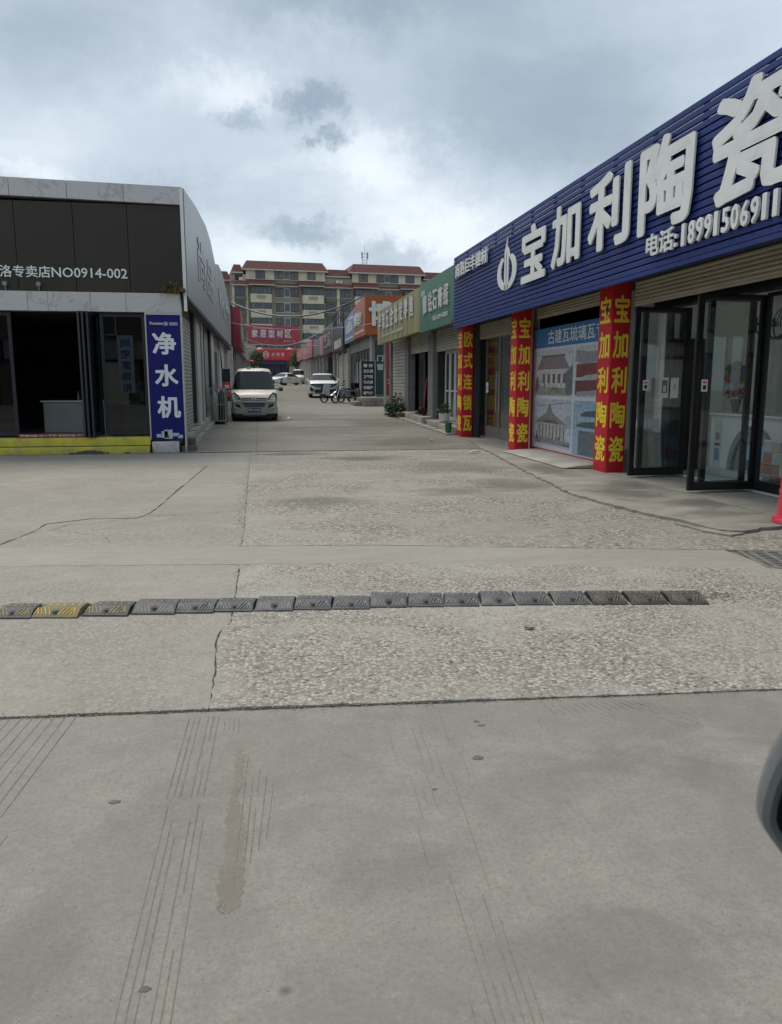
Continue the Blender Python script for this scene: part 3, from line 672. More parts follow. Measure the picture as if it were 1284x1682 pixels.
pr([(.52, .0), (.60, .02), (.60, .78), (.70, .68), (.60, .92), (.52, 1.0)])
lg.build('emblem', m_let, sg)

# glass doors of the far bay
t = thing('glass_doors', 'closed grey glass doors with long steel handles between the two farther red pillars', 'door', (5.75, 18.4, .06))
m_steel = mat('brushed_steel', (.42, .42, .41), .3, .8, var=.05)
m_greyf = mat('grey_aluminium', (.20, .21, .21), .4, .5, var=.08)
def leaf(parent, y0, y1, x, z0, z1, fw, fm, gm, name='door_leaf', mid=None, bot=None):
    bot = bot or fw
    f = MB().box(x, y0, z0, x + .045, y0 + fw, z1).box(x, y1 - fw, z0, x + .045, y1, z1).box(x + .001, y0 + fw, z1 - fw, x + .044, y1 - fw, z1).box(x + .001, y0 + fw, z0, x + .044, y1 - fw, z0 + bot)
    if mid: f.box(x + .003, y0 + fw, mid, x + .042, y1 - fw, mid + .05)
    o = f.build(name, fm, parent)
    MB().box(x + .018, y0 + fw + .002, z0 + bot + .002, x + .026, y1 - fw - .002, z1 - fw - .002).build('pane', gm, o)
    return o
for y0, y1 in ((16.5, 17.35), (17.37, 18.55), (18.57, 19.72), (19.74, 20.28)):
    leaf(t, y0, y1, 5.75, .10, 2.62, .05, m_greyf if y1 < 20 else m_blk, m_gl2, bot=.28)
for y in (18.44, 18.68): MB().tube([(5.71, y, .75), (5.71, y, 1.75)], .014).box(5.70, y - .01, .85, 5.75, y + .01, .88).box(5.70, y - .01, 1.62, 5.75, y + .01, 1.65).build('handle', m_steel, t)
for y in (16.95, 19.55):
    o = MB().box(5.738, y - .09, 1.22, 5.745, y + .09, 1.48).build('notice', m_paperw, t); MB().text('6', (5.736, y + .03, 1.27), -DY, DZ, .07, .12, .002, .03).build('print', m_ink, o)
for k in range(7):       # boxes and boards piled up inside, seen dimly through the glass
    y = 16.7 + k * .5; h = [1.1, 1.9, .8, 2.1, 1.4, 1.8, .9][k]
    o = MB().box(6.5 + .1 * (k % 3), y, .1, 7.2, y + .42, h).build('tile_carton', mat('carton_%d' % (k % 3), [(.30, .24, .17), (.36, .34, .31), (.24, .22, .20)][k % 3], .8)); recenter(o, (6.85, y + .2, .1))
    tag(o, ['low brown carton stack', 'tall pale carton stack', 'lowest grey carton stack', 'tallest brown carton stack', 'mid height pale carton stack', 'tall grey carton stack', 'short brown carton stack at the far end'][k] + ' behind the grey glass doors', 'carton')

cu = MB(); N_ = 90
for i in range(N_ + 1):
    y = 17.0 + 2.9 * i / N_; x = 6.05 + .04 * math.sin(i * .9); cu.v += [(x, y, .12), (x, y, 2.5)]
cu.f = [(2 * i, 2 * i + 2, 2 * i + 3, 2 * i + 1) for i in range(N_)]
t = thing('curtain', 'pale grey curtain hanging behind the grey glass doors', 'curtain', (6.05, 18.4, .1)); cu.build('cloth', mat('grey_curtain', (.40, .40, .38), .8, var=.1), t); MB().tube([(6.05, 16.9, 2.52), (6.05, 20.0, 2.52)], .015).build('rod', m_ink, t)
# roof tile poster in the middle bay
t = thing('poster', 'large blue roof tile poster with four building photographs between red pillars', 'poster', (5.76, 14.2, .12))
m_pw = mat('poster_white', (.56, .60, .62), .4, var=.03); m_pb = mat('poster_blue', (.035, .16, .38), .4, var=.05)
MB().box(5.765, 12.26, .12, 5.795, 16.16, 2.56).build('board', m_pw, t)
MB().box(5.75, 16.17, .06, 5.80, 16.24, 2.60).box(5.75, 12.26, .05, 5.80, 16.16, .115).build('frame', m_redp, t)
MB().box(5.760, 12.26, 2.17, 5.764, 16.15, 2.56).build('header_print', m_pb, t)
MB().text('古建瓦琉璃瓦专卖', (5.758, 15.35, 2.23), -DY, DZ, 3.05, .27, .002, .01).build('lettering', m_paperw, t)
P_ = lambda lay: (lambda a, b, s_: (5.764 - .0012 * lay - (.001 if s_ else 0), a, b))
def flat(name, pts, colr, lay, rough=.4):
    pts = [(a, b) for a, b in pts]
    ar = sum(p[0] * q[1] - q[0] * p[1] for p, q in zip(pts, pts[1:] + pts[:1]))
    if ar > 0: pts = pts[::-1]
    return MB().prism(pts, P_(lay)).build(name, mat('print_%02d_%02d_%02d' % tuple(int(c * 100) for c in colr), colr, rough, var=.34, vscale=13), t)
def rr(y1, y0, z0, z1, r=.08):
    return [(y1 - r, z0), (y1, z0 + r), (y1, z1 - r), (y1 - r, z1), (y0 + r, z1), (y0, z1 - r), (y0, z0 + r), (y0 + r, z0)]
skyc = (.42, .47, .52)
# upper left photograph: white house with a pink-grey tiled hip roof
flat('photograph', rr(16.05, 14.0, 1.20, 2.12), (.47, .50, .54), 1)
flat('photograph_detail', [(15.95, 1.72), (15.65, 1.98), (14.45, 1.98), (14.15, 1.72)], (.23, .19, .21), 2)
flat('photograph_detail', [(15.8, 1.40), (15.8, 1.72), (14.3, 1.72), (14.3, 1.40)], (.46, .45, .44), 2)
for k in range(5): flat('photograph_detail', [(15.6 - k * .28, 1.46), (15.6 - k * .28, 1.64), (15.46 - k * .28, 1.64), (15.46 - k * .28, 1.46)], (.10, .12, .15), 3)
flat('photograph_detail', [(16.0, 1.22), (16.0, 1.40), (14.1, 1.36), (14.1, 1.22)], (.28, .29, .27), 3)
flat('photograph_detail', [(14.35, 1.24), (14.35, 1.66), (14.02, 1.80), (14.02, 1.24)], (.13, .15, .16), 4)
flat('photograph_detail', [(15.0, 1.36), (14.9, 1.26), (14.5, 1.26), (14.5, 1.36)], (.20, .24, .18), 4)
rq = random.Random(8)
for k in range(9): a, b = 15.95 - rq.random() * 1.8, 1.22 + rq.random() * .16; flat('photograph_detail', [(a, b), (a - .05 - .12 * rq.random(), b), (a - .06, b + .05 + .05 * rq.random())], (.12 + .1 * rq.random(), .15, .12), 5)
flat('photograph_detail', [(15.72, 1.98), (15.66, 2.01), (14.44, 2.01), (14.38, 1.98)], (.12, .11, .12), 3); flat('photograph_detail', [(15.9, 1.70), (15.88, 1.73), (14.2, 1.73), (14.2, 1.70)], (.50, .50, .50), 4)
flat('photograph_detail', [(16.03, 1.30), (15.95, 1.55), (15.85, 1.60), (15.82, 1.40), (15.86, 1.28)], (.10, .14, .09), 4)
# lower left photograph: pavilion with a steep pyramid roof
flat('photograph', rr(16.05, 14.0, .20, 1.14), skyc, 1)
flat('photograph_detail', [(15.95, .66), (15.35, .86), (15.15, 1.06), (14.95, .86), (14.25, .66)], (.20, .21, .22), 2)
flat('photograph_detail', [(15.8, .34), (15.8, .66), (14.35, .66), (14.35, .34)], (.38, .39, .38), 2)
for k in range(8): flat('photograph_detail', [(15.72 - k * .19, .34), (15.72 - k * .19, .64), (15.66 - k * .19, .64), (15.66 - k * .19, .34)], (.14, .16, .15), 3)
flat('photograph_detail', [(16.0, .24), (16.0, .36), (14.05, .34), (14.05, .24)], (.22, .24, .25), 3)
flat('photograph_detail', [(15.9, .98), (15.9, .99), (14.05, 1.10), (14.05, 1.09)], (.10, .10, .10), 4)
flat('photograph_detail', [(15.60, .66), (15.4, .72), (14.8, .72), (14.6, .66)], (.12, .12, .13), 4)
for k in range(10): a, b = 15.95 - rq.random() * 1.8, .23 + rq.random() * .14; flat('photograph_detail', [(a, b), (a - .04 - .12 * rq.random(), b), (a - .06, b + .04 + .05 * rq.random())], (.10 + .15 * rq.random(), .12, .14), 5)
flat('photograph_detail', [(15.9, .30), (15.85, .52), (15.78, .30)], (.08, .11, .08), 4); flat('photograph_detail', [(16.04, .60), (15.9, .80), (15.7, .60)], (.33, .38, .40), 1.5); flat('photograph_detail', [(14.6, .6), (14.2, .84), (14.02, .88), (14.02, .6)], (.30, .36, .38), 1.5)
# upper right photograph: dark red hall with upswept eaves
flat('photograph', rr(13.93, 12.3, 1.20, 2.12), (.45, .48, .50), 1)
flat('photograph_detail', [(13.92, 1.86), (13.5, 1.80), (12.4, 1.86), (12.4, 2.0), (13.4, 2.02), (13.85, 2.06)], (.25, .26, .28), 2)
flat('photograph_detail', [(13.85, 1.56), (13.85, 1.80), (12.4, 1.82), (12.4, 1.56)], (.18, .05, .05), 2)
flat('photograph_detail', [(13.92, 1.50), (13.4, 1.60), (12.4, 1.64), (12.4, 1.52)], (.36, .38, .39), 3)
flat('photograph_detail', [(13.88, 1.24), (13.88, 1.50), (12.4, 1.52), (12.4, 1.24)], (.15, .05, .05), 2)
flat('photograph_detail', [(13.8, 1.22), (13.8, 1.30), (12.9, 1.34), (12.9, 1.24)], (.26, .28, .28), 4)
# lower right photograph: dark temple roofs against a blue sky
flat('photograph', rr(13.93, 12.3, .14, 1.14, .05), (.26, .38, .48), 1)
for z, w_ in ((.86, .5), (.66, .7)): flat('photograph_detail', [(13.1 + w_, z + .03), (13.1 + w_ * .8, z), (12.4, z), (12.4, z + .14), (13.1 + w_ * .5, z + .1)], (.07, .10, .11), 2)
flat('photograph_detail', [(13.65, .16), (13.65, .60), (12.4, .60), (12.4, .16)], (.10, .14, .16), 3)

# open black folding doors of the near bay: each pair of leaves is one thing
def fold_leaf(parent, A, B, z0=.08, z1=2.555, fw=.075, hd=True):
    A, B = Vector(A), Vector(B); d = (B - A).normalized(); L_ = (B - A).length
    M = Matrix(((d.x, -d.y, 0, A.x), (d.y, d.x, 0, A.y), (0, 0, 1, 0), (0, 0, 0, 1)))
    f = MB(M).box(0, -.025, z0, fw, .025, z1).box(L_ - fw, -.025, z0, L_, .025, z1).box(fw, -.024, z1 - fw, L_ - fw, .024, z1).box(fw, -.024, z0, L_ - fw, .024, z0 + .11)
    f.box(fw, -.018, z0 + .11, fw + .012, -.002, z1 - fw).box(L_ - fw - .012, -.018, z0 + .11, L_ - fw, -.002, z1 - fw)
    o = f.build('door_leaf', m_blk, parent, bev=.004)
    MB(M).box(fw + .002, -.004, z0 + .112, L_ - fw - .002, .004, z1 - fw - .002).build('pane', m_gl, o)
    if hd: MB(M).box(.03, -.05, 1.05, .055, -.026, 1.17).build('handle', m_blk, o)
    return o
ta = thing('folding_door', 'open black folding glass door beside the nearest red pillar, papers taped on it', 'door', (5.9, 11.2, .08))
la = fold_leaf(ta, (5.43, 10.95), (6.33, 10.97)); fold_leaf(ta, (5.60, 11.03), (6.31, 11.10), hd=False)
tb = thing('folding_door', 'open black folding glass door nearer the camera, in front of the white counter', 'door', (5.9, 9.3, .08))
lb = fold_leaf(tb, (5.43, 9.27), (6.36, 9.25)); fold_leaf(tb, (5.62, 9.33), (6.30, 9.38), hd=False)
def card(parent, x0, x1, y, z0, z1, name='notice', tilt=0):
    return MB().add([(x0, y, z0), (x1, y, z0 + tilt), (x1, y, z1 + tilt), (x0, y, z1), (x0, y - .002, z0), (x1, y - .002, z0 + tilt), (x1, y - .002, z1 + tilt), (x0, y - .002, z1)],
                    [(0, 3, 2, 1), (4, 5, 6, 7), (0, 1, 5, 4), (1, 2, 6, 5), (2, 3, 7, 6), (3, 0, 4, 7)]).build(name, m_paperw, parent)
o = card(ta, 5.88, 6.01, 10.938, 1.24, 1.54); MB().box(5.90, 10.9345, 1.31, 5.99, 10.9355, 1.50).build('print', mat('grey_print', (.20, .23, .20), .6), o); MB().box(5.925, 10.933, 1.33, 5.965, 10.9342, 1.42).build('print', m_paperw, o)
o = card(ta, 6.04, 6.17, 10.938, 1.23, 1.53, tilt=.01); MB().box(6.09, 10.9345, 1.37, 6.13, 10.9355, 1.44).build('print', mat('pale_print', (.45, .52, .50), .6), o)
for par, y in ((ta, 10.938), (tb, 9.232)):
    x = 5.60 if par is ta else 5.52
    o = card(par, x, x + .085, y, 1.35, 1.50); MB().box(x + .02, y - .0035, 1.375, x + .065, y - .0025, 1.43).build('print', m_ink, o)
    MB().box(x + .015, y - .0035, 1.455, x + .07, y - .0025, 1.475).build('print', m_redp, o)
# fixed glazing on the wall line
tf = thing('shop_window', 'fixed black framed glass front at the right picture edge', 'window', (6.35, 7, .08))
for y1, y0 in ((9.20, 7.70), (7.68, 6.2), (6.18, 4.7), (4.68, 3.2)):
    leaf(tf, min(y0, y1), max(y0, y1), 6.33, .08, 2.575, .05, m_blk, m_gl, 'panel', bot=.13)
MB().box(6.31, 11.50, .08, 6.36, 11.64, 2.575).build('jamb', m_blk, tf)
tf2 = thing('shop_window', 'unseen glazed front added to light the tile shop, facing the main road, outside the picture', 'window', (9, 2.5, .08))  # unseen opening, added to let more daylight into the shop
for xa, xb in leaf_later:
    f_ = MB().box(xa, 2.47, .08, xa + .05, 2.52, 2.6).box(xb - .05, 2.47, .08, xb, 2.52, 2.6).box(xa + .05, 2.47, .08, xb - .05, 2.52, .2).box(xa + .05, 2.47, 2.52, xb - .05, 2.52, 2.6).build('panel', m_blk, tf2)
    MB().box(xa + .052, 2.49, .202, xb - .052, 2.498, 2.518).build('pane', m_gl, f_)

# ---- inside the shop
t = thing('counter', 'white reception counter with arched niche seen through the open doors', 'counter', (7.1, 9.4, .08))
m_cnt = mat('counter_lacquer', (.66, .68, .66), .35, var=.04)
MB().box(6.84, 7.4, .08, 7.45, 11.1, .97).build('body', m_cnt, t, bev=.008)
MB().box(6.76, 7.3, .985, 7.55, 11.2, 1.02).box(6.80, 7.34, .972, 7.5, 11.15, .984).build('top', m_cnt, t, bev=.006)
MB().box(6.80, 7.35, .08, 6.838, 11.14, .19).build('plinth', mat('counter_plinth', (.42, .44, .42), .4), t)
ar = MB(); cy, r0, r1 = 9.99, .45, .55
for i in range(18):
    a, b = math.pi * i / 18, math.pi * (i + 1) / 18
    q = [(cy + r0 * math.cos(a), .2 + 1.25 * r0 * math.sin(a)), (cy + r1 * math.cos(a), .2 + 1.2 * r1 * math.sin(a)), (cy + r1 * math.cos(b), .2 + 1.2 * r1 * math.sin(b)), (cy + r0 * math.cos(b), .2 + 1.25 * r0 * math.sin(b))]
    ar.prism(q, lambda y, z, s_: (6.78 if s_ else 6.838, y, z))
ar.build('arch', mat('arch_stone', (.22, .235, .23), .5, var=.3, vscale=8), t)
MB().prism([(cy + r0 * .98 * math.cos(math.pi * i / 16), .2 + 1.22 * r0 * math.sin(math.pi * i / 16)) for i in range(17)], lambda y, z, s_: (6.832 if s_ else 6.838, y, z)).build('niche_print', mat('niche_print', (.20, .22, .20), .5, var=.5, vscale=5), t)
pic = thing('picture', 'small landscape picture with blue sky leaning in the counter niche', 'picture', (6.82, 9.9, .2))
MB().box(6.80, 9.60, .20, 6.828, 10.22, .60).build('canvas', mat('pic_sky', (.18, .38, .58), .5, var=.3, vscale=6), pic)
MB().box(6.796, 9.62, .22, 6.799, 10.2, .38).build('paint', mat('pic_green', (.07, .15, .06), .6, var=.5, vscale=14), pic)
MB().prism([(9.65, .25), (9.95, .24), (9.98, .34), (9.82, .42), (9.7, .36)], lambda y, z, s_: (6.791 if s_ else 6.794, y, z)).build('paint', mat('pic_red', (.45, .06, .07), .6, var=.5, vscale=20), pic)
MB().box(6.80, 9.6, .185, 6.83, 10.22, .199).build('frame', m_ink, pic)
ds = thing('display_strip', 'narrow printed strip with small pictures on the far end of the counter front', 'poster', (6.83, 10.9, .2))
MB().box(6.832, 10.80, .22, 6.838, 10.98, .90).build('sheet', mat('strip_sheet', (.48, .52, .52), .5), ds)
MB().box(6.829, 10.83, .30, 6.831, 10.95, .48).build('print', mat('pic_blue2', (.10, .25, .42), .5, var=.4, vscale=12), ds)
MB().box(6.829, 10.84, .60, 6.831, 10.93, .72).build('print', mat('pic_rose', (.35, .16, .14), .5, var=.6, vscale=25), ds)
MB().box(6.829, 10.82, .52, 6.831, 10.95, .56).build('print', m_ink, ds); MB().box(6.829, 10.83, .82, 6.831, 10.93, .826).build('print', m_ink, ds)
tl = thing('tile_board', 'sample board of coloured square tiles leaning against the counter', 'tile board', (6.7, 9.2, .08))
cols = [(.34, .42, .44), (.36, .40, .38), (.16, .06, .045), (.30, .28, .21), (.08, .09, .11), (.38, .36, .30), (.10, .12, .09), (.22, .085, .055), (.28, .25, .22), (.13, .18, .20), (.20, .26, .28), (.30, .24, .20)]
MB().box(6.735, 8.55, .08, 6.76, 9.62, .70).build('board', m_cnt, tl)
for k in range(24):
    a, b = k % 6, k // 6; c_ = cols[(k * 5 + b) % 12]
    MB().box(6.722, 9.60 - a * .175, .68 - b * .15, 6.734, 9.60 - a * .175 - .165, .68 - b * .15 - .14).build('tile', mat('tile_%02d_%02d' % (c_[0] * 100, c_[2] * 100), c_, .3, var=.12, vscale=20), tl)
for k, (x, hgt_, c_) in enumerate(((5.80, .74, (.50, .50, .46)), (5.93, .72, (.30, .26, .17)), (6.05, .70, (.42, .42, .37)), (6.17, .68, (.36, .37, .33)))):
    o = MB().add([(x, 11.44 + .02 * k, .06), (x + .115, 11.44 + .02 * k, .06), (x + .115, 11.60, hgt_), (x, 11.60, hgt_), (x, 11.46 + .02 * k, .06), (x + .115, 11.46 + .02 * k, .06), (x + .115, 11.62, hgt_), (x, 11.62, hgt_)],
                 [(0, 1, 2, 3), (7, 6, 5, 4), (0, 4, 5, 1), (1, 5, 6, 2), (2, 6, 7, 3), (3, 7, 4, 0)]).build('tile_sample', mat('sample_%d' % k, c_, .3, var=.1)); recenter(o, (x + .06, 11.5, .06))
    tag(o, ['white tile slab', 'ochre tile slab', 'cream tile slab', 'grey tile slab'][k] + ' leaning on the wall behind the far folding door', 'tile slab')
for x in (5.78, 5.98):
    o = MB().box(x, 11.42, .76, x + .17, 11.44, .90).build('price_card', m_paperw); recenter(o, (x + .08, 11.43, .76)); tag(o, ('left' if x < 5.9 else 'right') + ' white card above the leaning tile slabs behind the far folding door', 'card')
    MB().box(x + .06, 11.415, .81, x + .11, 11.419, .83).build('print', m_ink, o)
# vase with red flowers
v = thing('flower_vase', 'brown clay vase of dark red flowers on the white counter', 'vase', (7.02, 10.78, 1.02))
MB().lathe([(.035, 0), (.045, .02), (.06, .10), (.085, .2), (.075, .2), (.05, .1)], (7.02, 10.78, 1.02), 14).build('vase', mat('clay', (.12, .075, .05), .7, var=.2, vscale=20), v, smooth=True)
fl = MB(); rf = random.Random(5)
for i in range(130):
    q, e = rf.random() * 6.28, rf.random() ** .6; x = 7.02 + .15 * e * math.cos(q); y = 10.78 + .15 * e * math.sin(q); z = 1.22 + .12 * rf.random() + .05 * (1 - e)
    a, b = rf.random() * 6.28, .03; fl.quad((x, y, z), (x + b * math.cos(a), y + b * math.sin(a), z + .01), (x + b * math.cos(a + .6), y + b * math.sin(a + .6), z + .035), (x - .005, y, z + .03))
fl.build('flowers', mat('red_petals', (.22, .01, .02), .7, var=.5, vscale=40), v)
# wall decoration of coloured discs, door and opening
d = thing('wall_decoration', 'cluster of small coloured discs on the pale wall above the red flowers', 'wall decoration', (7.56, 11.65, 1.5))
for k in range(7):
    q = k * 1.047 + .5; x, z = (7.56, 1.60) if k == 6 else (7.56 + .14 * math.cos(q), 1.60 + .14 * math.sin(q))
    c_ = [(.05, .12, .25), (.22, .15, .06), (.10, .17, .10), (.30, .13, .12), (.12, .14, .2), (.20, .17, .1), (.28, .10, .06)][k]
    MB().lathe([(.075, 0), (.075, -.012 - .002 * k), (.06, -.02 - .002 * k)], (x, 11.655, z), 16, 'y').build('disc', mat('disc_%d' % k, c_, .4, var=.3, vscale=25), d)
dd = thing('inner_door', 'dark inner door in the pale wall beyond the counter', 'door', (6.7, 11.64, .08))
MB().box(6.42, 11.60, .08, 6.98, 11.65, 2.15).build('panel', mat('dark_wood', (.035, .032, .03), .5, var=.2), dd); MB().box(6.985, 11.59, .08, 7.07, 11.65, 2.22).box(6.42, 11.59, 2.152, 6.984, 11.65, 2.22).build('frame', m_cnt, dd)
MB().box(8.20, 11.50, .08, 8.55, 11.655, 3.0).build('pilaster', m_cnt, shop)
oo = thing('curtain', 'brownish curtain hanging in the arched opening right of the pilaster', 'curtain', (9.2, 11.6, .08))
cu = MB(); N_ = 60
for i in range(N_ + 1):
    x = 8.56 + 1.6 * i / N_; y = 11.6 + .03 * math.sin(i * 1.1); cu.v += [(x, y, .1), (x, y, 2.3)]
cu.f = [(2 * i, 2 * i + 2, 2 * i + 3, 2 * i + 1) for i in range(N_)]; cu.build('cloth', mat('brown_curtain', (.20, .165, .115), .8, var=.15), oo)
MB().tube([(8.5, 11.6, 2.32), (10.2, 11.6, 2.32)], .015).build('rod', m_ink, oo)
ch = thing('chandelier', 'black wrought iron chandelier with curled arms hanging above the counter', 'chandelier', (7.1, 9.9, 2.0))
cm = MB().tube([(7.1, 9.9, 3.0), (7.1, 9.9, 2.05)], .012).lathe([(.01, 0), (.035, .03), (.02, .09), (.03, .15), (.01, .2)], (7.1, 9.9, 2.03), 10); cm.build('stem', m_ink, ch, smooth=True)
for k in range(6):
    q = k * 1.047 + .3; c_, s_ = math.cos(q), math.sin(q)
    pts = [(7.1 + r * c_, 9.9 + r * s_, z) for r, z in ((.02, 2.12), (.12, 2.06), (.25, 2.07), (.35, 2.16), (.36, 2.26), (.30, 2.30), (.27, 2.25))]
    a = MB().tube(pts, .011, 6).lathe([(.01, 0), (.045, .015), (.045, .03), (.015, .03), (.015, .12)], (7.1 + .36 * c_, 9.9 + .36 * s_, 2.24), 10); a.build('arm', m_ink, ch)
    MB().tube([(7.1 + r * c_, 9.9 + r * s_, z) for r, z in ((.02, 2.5), (.10, 2.42), (.16, 2.3), (.12, 2.22))], .007, 5).build('scroll', m_ink, ch)

# red plastic barrel cut by the right picture edge
t = thing('red_barrel', 'red plastic barrel with flared foot standing on the broken apron edge', 'barrel', (5.46, 7.10, .03))
m_rp = mat('red_plastic', (.62, .03, .06), .4, var=.10, dirt=(.6, .22, .22), dirt_amt=.4, coat=.2)
MB().lathe([(.27, 0), (.285, .015), (.28, .045), (.245, .055), (.235, .10), (.222, .35), (.21, .60), (.20, .72), (.19, .72), (.18, .60)], (5.46, 7.10, .03), 36).build('shell', m_rp, t, smooth=True)
MB().lathe([(.222, .30), (.230, .31), (.230, .34), (.221, .35)], (5.46, 7.10, .03), 36).build('band', m_rp, t, smooth=True)

# ================================================================ GREEN AND OLIVE SHOPS
gs = thing('plaster_shop', 'low shop under the green sign, shutter half up', 'building', (5.6, 22.5, .1))
os_ = thing('hardware_shop', 'low shop under the olive sign with a closed white shutter', 'building', (5.6, 29, .2))
m_pill = mat('grey_pier', (.22, .215, .215), .7, var=.15, bump=.1, dirt=(.12, .115, .11), dirt_amt=.5)
m_shw = mat('white_shutter', (.52, .51, .44), .5, .15, var=.08, vscale=1.3, dirt=(.32, .29, .22), dirt_amt=.55, dscale=1.2)
for par, y0, y1 in ((gs, 20.52, 25.0), (os_, 25.02, 33.5)):
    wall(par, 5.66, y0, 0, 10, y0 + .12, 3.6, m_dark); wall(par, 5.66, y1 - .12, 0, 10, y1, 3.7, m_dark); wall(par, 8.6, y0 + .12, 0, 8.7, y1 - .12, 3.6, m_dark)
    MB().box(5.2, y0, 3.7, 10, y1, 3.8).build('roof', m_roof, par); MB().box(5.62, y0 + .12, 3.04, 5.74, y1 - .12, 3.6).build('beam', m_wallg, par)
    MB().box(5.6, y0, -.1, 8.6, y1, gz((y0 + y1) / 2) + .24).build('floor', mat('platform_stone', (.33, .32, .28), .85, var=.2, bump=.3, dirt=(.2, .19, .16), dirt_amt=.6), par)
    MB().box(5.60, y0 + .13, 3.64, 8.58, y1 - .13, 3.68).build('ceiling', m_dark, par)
MB().box(5.50, 24.95, 0, 5.78, 25.7, 3.05).build('pier', m_pill, os_); MB().box(5.50, 29.3, 0, 5.78, 29.95, 3.1).build('pier', m_pill, os_); MB().box(5.50, 33.25, 0, 5.8, 33.6, 3.15).build('pier', m_pill, os_)
shutter(gs, 5.62, 20.9, 24.93, 2.48, 3.12, .08, m_shw); shutter(os_, 5.62, 25.72, 29.28, 2.56, 3.2, .08, m_shw); shutter(os_, 5.60, 29.97, 33.23, .38, 3.25, .135, m_shw)
m_pst = MATS['platform_stone']
k_ = 0
for y0, y1, x0, h in ((20.9, 23.1, 5.24, .20), (23.12, 24.9, 5.28, .20), (24.92, 25.8, 5.15, .26), (25.82, 27.6, 5.25, .23), (27.62, 29.4, 5.25, .23)):
    zz = gz((y0 + y1) / 2); o = MB().box(x0, y0, zz - .1, 5.60, y1, zz + h).build('stone_step', m_pst, bev=.02); recenter(o, (5.4, (y0 + y1) / 2, zz))
    tag(o, ['long kerb block next to the farthest red pillar', 'kerb block under the potted plant', 'short protruding block before the grey pier', 'kerb block under the olive shop doorway', 'last kerb block before the weeds'][k_], 'step'); k_ += 1
lp = MB()
for i in range(10):
    y = 20.9 + i * .93; lp.box(5.0 - .02 * (i % 2), y, gz(y) - .05, 5.235, y + .92, gz(y) + .055)
struct(lp.build('kerb', m_pst))
# doors, clutter
t = thing('sliding_door', 'grey sliding door leaf standing inside the olive shop doorway', 'door', (5.9, 28.3, .4))
MB().box(5.86, 28.0, .39, 5.90, 29.0, 2.55).build('leaf', m_greyf, t); MB().box(5.85, 28.1, .6, 5.859, 28.9, 2.4).build('pane', m_gl2, t)
t = thing('white_door', 'white glazed door standing open next to the farthest red pillar', 'door', (5.8, 21.8, .35))
for y0, y1 in ((22.5, 23.2), (23.23, 23.85), (23.88, 24.5)): leaf(t, y0, y1, 5.80, .33, 2.46, .10, m_white, m_gl2, 'leaf', mid=1.2)
t = thing('potted_plant', 'small green plant in a white pot on the step of the green shop', 'plant', (5.50, 23.3, gz(23.3) + .20))
MB().lathe([(.10, 0), (.15, .03), (.17, .25), (.18, .27), (.15, .27)], (5.50, 23.3, gz(23.3) + .20), 16).build('pot', m_white, t, smooth=True)
m_lf = mat('plant_leaf', (.055, .095, .03), .6, var=.4, vscale=9)
m_lf2 = mat('dark_plant_leaf', (.03, .055, .02), .6, var=.4, vscale=9)
def leaves(cx, cy, cz, rx, ry, rz, n, size, seed, m, parent, name='foliage', shape=1.0):
    rr_ = random.Random(seed); mb = MB()
    for i in range(n):
        q = rr_.random() * 6.283; e = rr_.random() ** .5; h = rr_.random() ** shape
        x = cx + rx * e * math.cos(q); y = cy + ry * e * math.sin(q); z = cz + rz * h * (1 - .35 * e)
        d = Vector((rr_.uniform(-1, 1), rr_.uniform(-1, 1), rr_.uniform(-.2, 1))).normalized(); s_ = size * rr_.uniform(.5, 1.3)
        w_ = d.cross(Vector((rr_.uniform(-1, 1), rr_.uniform(-1, 1), rr_.uniform(-1, 1)))).normalized() * s_ * .28
        p = Vector((x, y, z)); mb.add([p, p + d * s_ * .5 + w_, p + d * s_, p + d * s_ * .5 - w_], [(0, 1, 2, 3)])
    return mb.build(name, m, parent)
leaves(5.50, 23.3, gz(23.3) + .42, .16, .16, .38, 150, .10, 1, m_lf, t)
wd = thing('weed_clump', 'bushy green weeds growing at the foot of the closed white shutter', 'weeds', (5.2, 30.8, gz(31)))
leaves(5.18, 30.4, gz(30), .28, 1.1, .50, 1000, .15, 2, m_lf, wd); leaves(5.12, 29.6, gz(29), .30, .6, .32, 500, .14, 3, m_lf2, wd)
leaves(5.30, 30.2, gz(30), .22, .30, .95, 200, .13, 31, m_lf, wd)
rr2 = random.Random(9); stm = MB()
for i in range(30):
    y = 29.3 + rr2.random() * 1.9; x = 5.2 + rr2.uniform(-.15, .2); z = gz(y); stm.tube([(x, y, z), (x + rr2.uniform(-.1, .1), y + rr2.uniform(-.1, .1), z + rr2.uniform(.4, .9))], .008, 4)
stm.build('stem', mat('weed_stem', (.10, .10, .04), .8), wd)
o = MB().lathe([(.13, 0), (.17, .02), (.19, .20), (.17, .20)], (5.12, 28.75, gz(28.7)), 14).build('clay_pot', mat('terracotta', (.20, .085, .06), .8, var=.2), smooth=True); recenter(o, (5.12, 28.75, gz(28.7))); tag(o, 'low brown clay pot beside the weeds', 'pot')
mp_ = thing('broom', 'red handled broom leaning against the grey pier of the olive shop', 'broom', (5.45, 26.1, .4))
MB().tube([(5.44, 26.15, .45), (5.52, 25.95, 1.65)], .02, 6).build('handle', mat('red_handle', (.40, .06, .03), .5), mp_)
leaves(5.44, 26.15, .38, .14, .2, .18, 90, .16, 5, mat('broom_bristle', (.06, .045, .035), .9), mp_, 'bristles')
o = thing('green_bin', 'small green plastic bin squeezed beside the farthest red pillar', 'bin', (5.17, 21.1, gz(21.1) + .05))
MB().lathe([(.07, 0), (.08, .02), (.10, .27), (.11, .28), (.09, .28)], (5.12, 21.15, gz(21) + .05), 14).build('shell', mat('green_plastic', (.02, .14, .07), .5), o, smooth=True)
